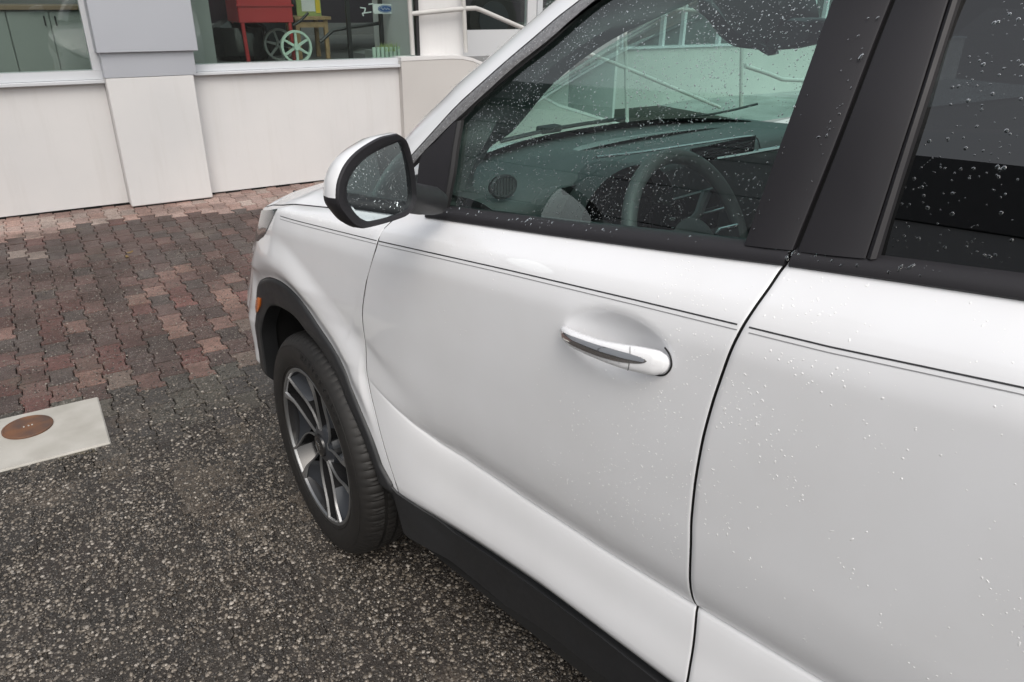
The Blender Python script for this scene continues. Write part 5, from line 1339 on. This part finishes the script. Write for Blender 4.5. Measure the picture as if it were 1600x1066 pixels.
# front window
def glass_drops(name, parent, n, a0, a1, keep, off, lo, hi, h=.32):
    A = rng.uniform(a0, a1, n); Zr = rng.uniform(1.16, 1.62, n)
    k = keep(A, Zr); A, Zr = A[k], Zr[k]; P, N = surf_pts(G, A, Zr, off); drops(name, parent, P, N, clump(len(A), lo, hi), h, .12, M['drop'])
lz, la = LIx[:12, 2], LIx[:12, 0]
def in_front(A, Z): return (A < np.interp(Z, lz, la)-.012) & (Z > zb(A)+.03) & (A > -1.205-.13*(Z-1.235)/.39)
dens = lambda A, Z: rng.uniform(0, 1, len(A)) < np.clip(.55+.35*np.sin(A*17+Z*9)+.3*np.sin(A*41-Z*33), .15, 1)
glass_drops('rain_drops', front_window, 14000, -1.36, -.40, lambda A, Z: in_front(A, Z) & dens(A, Z), .0108, .0006, .0016)
glass_drops('rain_drops', rear_window, 2200, -2.1, -1.39, lambda A, Z: (Z > zb(A)+.03) & (A < -1.405-.03*(Z-1.25)/.38) & (rng.uniform(0, 1, len(A)) < np.clip(1.25-(-1.40-A)/.30, .22, 1)), .0098, .0008, .0027)
# trims
def strip_drops(name, parent, fun, n, a0, a1, z0, z1, keep, off, lo, hi):
    A = rng.uniform(a0, a1, n); Zr = rng.uniform(z0, z1, n); k = keep(A, Zr); A, Zr = A[k], Zr[k]; P, N = surf_pts(fun, A, Zr, off); drops(name, parent, P, N, clump(len(A), lo, hi), .42, .35, M['drop'])
def pil_keep(A, Z):
    q = project(CAR_O+np.stack([A, G(A, Z), Z], -1) @ CM); u, v = q[:, 0], q[:, 1]
    xl = 1163+(1302-1163)*(383-v)/385; xr = 1238+(1392-1238)*(391-v)/393
    c1_ = np.clip(np.sin(u*.07+v*.02)*.5+.25-np.abs(v-230)/900, .03, 1)
    return (u > xl+4) & (u < xr-4) & (v > -10) & (v < 385) & (rng.uniform(0, 1, len(A)) < c1_)
strip_drops('rain_drops', bp1, G, 900, -1.42, -1.14, 1.22, 1.6, pil_keep, -.0075, .0007, .0026)
A = rng.uniform(-2.0, a_front, 900); q = rng.uniform(.45, .95, 900); k = rng.uniform(0, 1, 900) < np.clip(.3+.5*np.sin(A*13)+.4*np.sin(A*37), .08, 1); A, q = A[k], q[k]
P = np.stack([A, .0725+q*.0165-.0100+.008*np.clip((q-.62)/.35, 0, 1)**2, zb(A)-.001+.0255*q], -1); N = np.repeat(np.array([[0, -.75, .66]]), len(A), 0)
fr_ = P[:, 0] > ag
drops('rain_drops', belt_f, P[fr_], N[fr_], clump(fr_.sum(), .0005, .0024), .42, .6, M['drop']); drops('rain_drops', belt_r, P[~fr_], N[~fr_], clump((~fr_).sum(), .0005, .0026), .42, .6, M['drop'])
# pillar strip
n = 1100; t = rng.uniform(0, 1, n); u = rng.uniform(.1, .9, n); LA, LB = smoothline(LO, 200), smoothline(LI, 200); i = (t*199).astype(int)
P = LA[i]+(LB[i]-LA[i])*u[:, None]+np.array([0, -.0035, .001]); N = np.repeat(np.array([[0, -.92, .38]]), n, 0); drops('rain_drops', frame_f, P, N, clump(n, .0004, .0016), .5)
# white pillar edge
n = 420; t = rng.uniform(0, 1, n); LB = smoothline(sp_, 200); LA = smoothline(LO, 200); i = (t*199).astype(int); u = rng.uniform(.5, 1.02, n)
P = LA[i]+(LB[i]-LA[i])*u[:, None]+np.array([0, -.003, .005]); N = np.repeat(np.array([[.35, -.5, .79]]), n, 0); N /= np.linalg.norm(N[0]); o = drops('rain_drops', car, P, N, clump(n, .0008, .0030), .5)
# painted doors
def paint_drops(parent, n, a0, a1, z0f, z1f, lo, hi, keep=None):
    A = rng.uniform(a0, a1, n); Zr = z0f(A)+(z1f(A)-z0f(A))*rng.uniform(0, 1, n)
    k = np.ones(n, bool) if keep is None else keep(A, Zr); A, Zr = A[k], Zr[k]; P, N = surf_pts(S, A, Zr, 0); drops('rain_drops', parent, P, N, clump(len(A), lo*.95, hi*.88, .5), .36, .35, M['bead'])
cl = lambda A, Z: (rng.uniform(0, 1, len(A)) < np.clip(.34+.5*np.sin(A*9+2.2+Z*4)+.35*np.sin(A*27-Z*31), .07, 1))
infd = lambda A, Z: (A < aF(Z)-.01) & (A > aR(Z)+.006)
inrd = lambda A, Z: (A < aR(Z)-.006)
paint_drops(front_door, 6000, -1.36, -.45, lambda a: zp(a)-.45, lambda a: zp(a)-.02, .0004, .0017, lambda A, Z: infd(A, Z) & cl(A, Z) & (rng.uniform(0, 1, len(A)) < np.clip((-.62-A)/.5, .10, 1)))
paint_drops(front_door, 1500, -1.36, -.5, lambda a: zp(a)+.01, lambda a: zb(a)-.004, .0004, .0016, lambda A, Z: infd(A, Z) & cl(A, Z))
paint_drops(rear_door, 5200, -1.95, -1.25, lambda a: zp(a)-.50, lambda a: zp(a)-.02, .0005, .0020, lambda A, Z: inrd(A, Z) & cl(A, Z))
paint_drops(rear_door, 700, -1.95, -1.28, lambda a: zp(a)+.01, lambda a: zb(a)-.004, .0004, .0018, lambda A, Z: inrd(A, Z) & cl(A, Z))
paint_drops(fender, 500, -.45, .2, lambda a: zp(a)+.004, lambda a: zb(a)-.006, .0005, .0018, lambda A, Z: (A > aF(Z)+.01))
paint_drops(fender, 260, -.40, .15, lambda a: zp(a)-.22, lambda a: zp(a)-.01, .0004, .0014, lambda A, Z: (A > aF(Z)+.01) & (Z > .86))
# handle
ti_, th_ = rng.uniform(.03, .98, 170), rng.uniform(-1.4, 1.5, 170)
P = np.array([hsec(np.array([t]), h_, .0008)[0] for t, h_ in zip(ti_, th_)]); N = out*np.cos(th_)[:, None]+up*np.sin(th_)[:, None]; drops('rain_drops', hd, P, N, clump(170, .0005, .0017), .5)
# mirror glass and cap
pts = []
gp = np.array([onm(*p, -.008) for p in GLS]); lo_, hi_ = gp.min(0), gp.max(0)
from mathutils.geometry import intersect_point_tri_2d
gpx = np.array(GLS, float)
def inside(x, y):
    c = False; j = len(gpx)-1
    for i in range(len(gpx)):
        if (gpx[i, 1] > y) != (gpx[j, 1] > y) and x < (gpx[j, 0]-gpx[i, 0])*(y-gpx[i, 1])/(gpx[j, 1]-gpx[i, 1])+gpx[i, 0]: c = not c
        j = i
    return c
gcen, ge1 = gl_.mean(0), None
e1 = np.cross(MN, [0, 0, 1.0]); e1 /= np.linalg.norm(e1); e2 = np.cross(e1, MN)
while len(pts) < 420:
    p = gcen+e1*random.uniform(-.11, .11)+e2*random.uniform(-.11, .11)
    q = cproj(p[None])[0]
    if inside(*q): pts.append(p+dm*.0018)
P = np.array(pts); drops('rain_drops', mirror, P, np.repeat(MN[None], len(P), 0), clump(len(P), .0004, .0015), .3, .08)
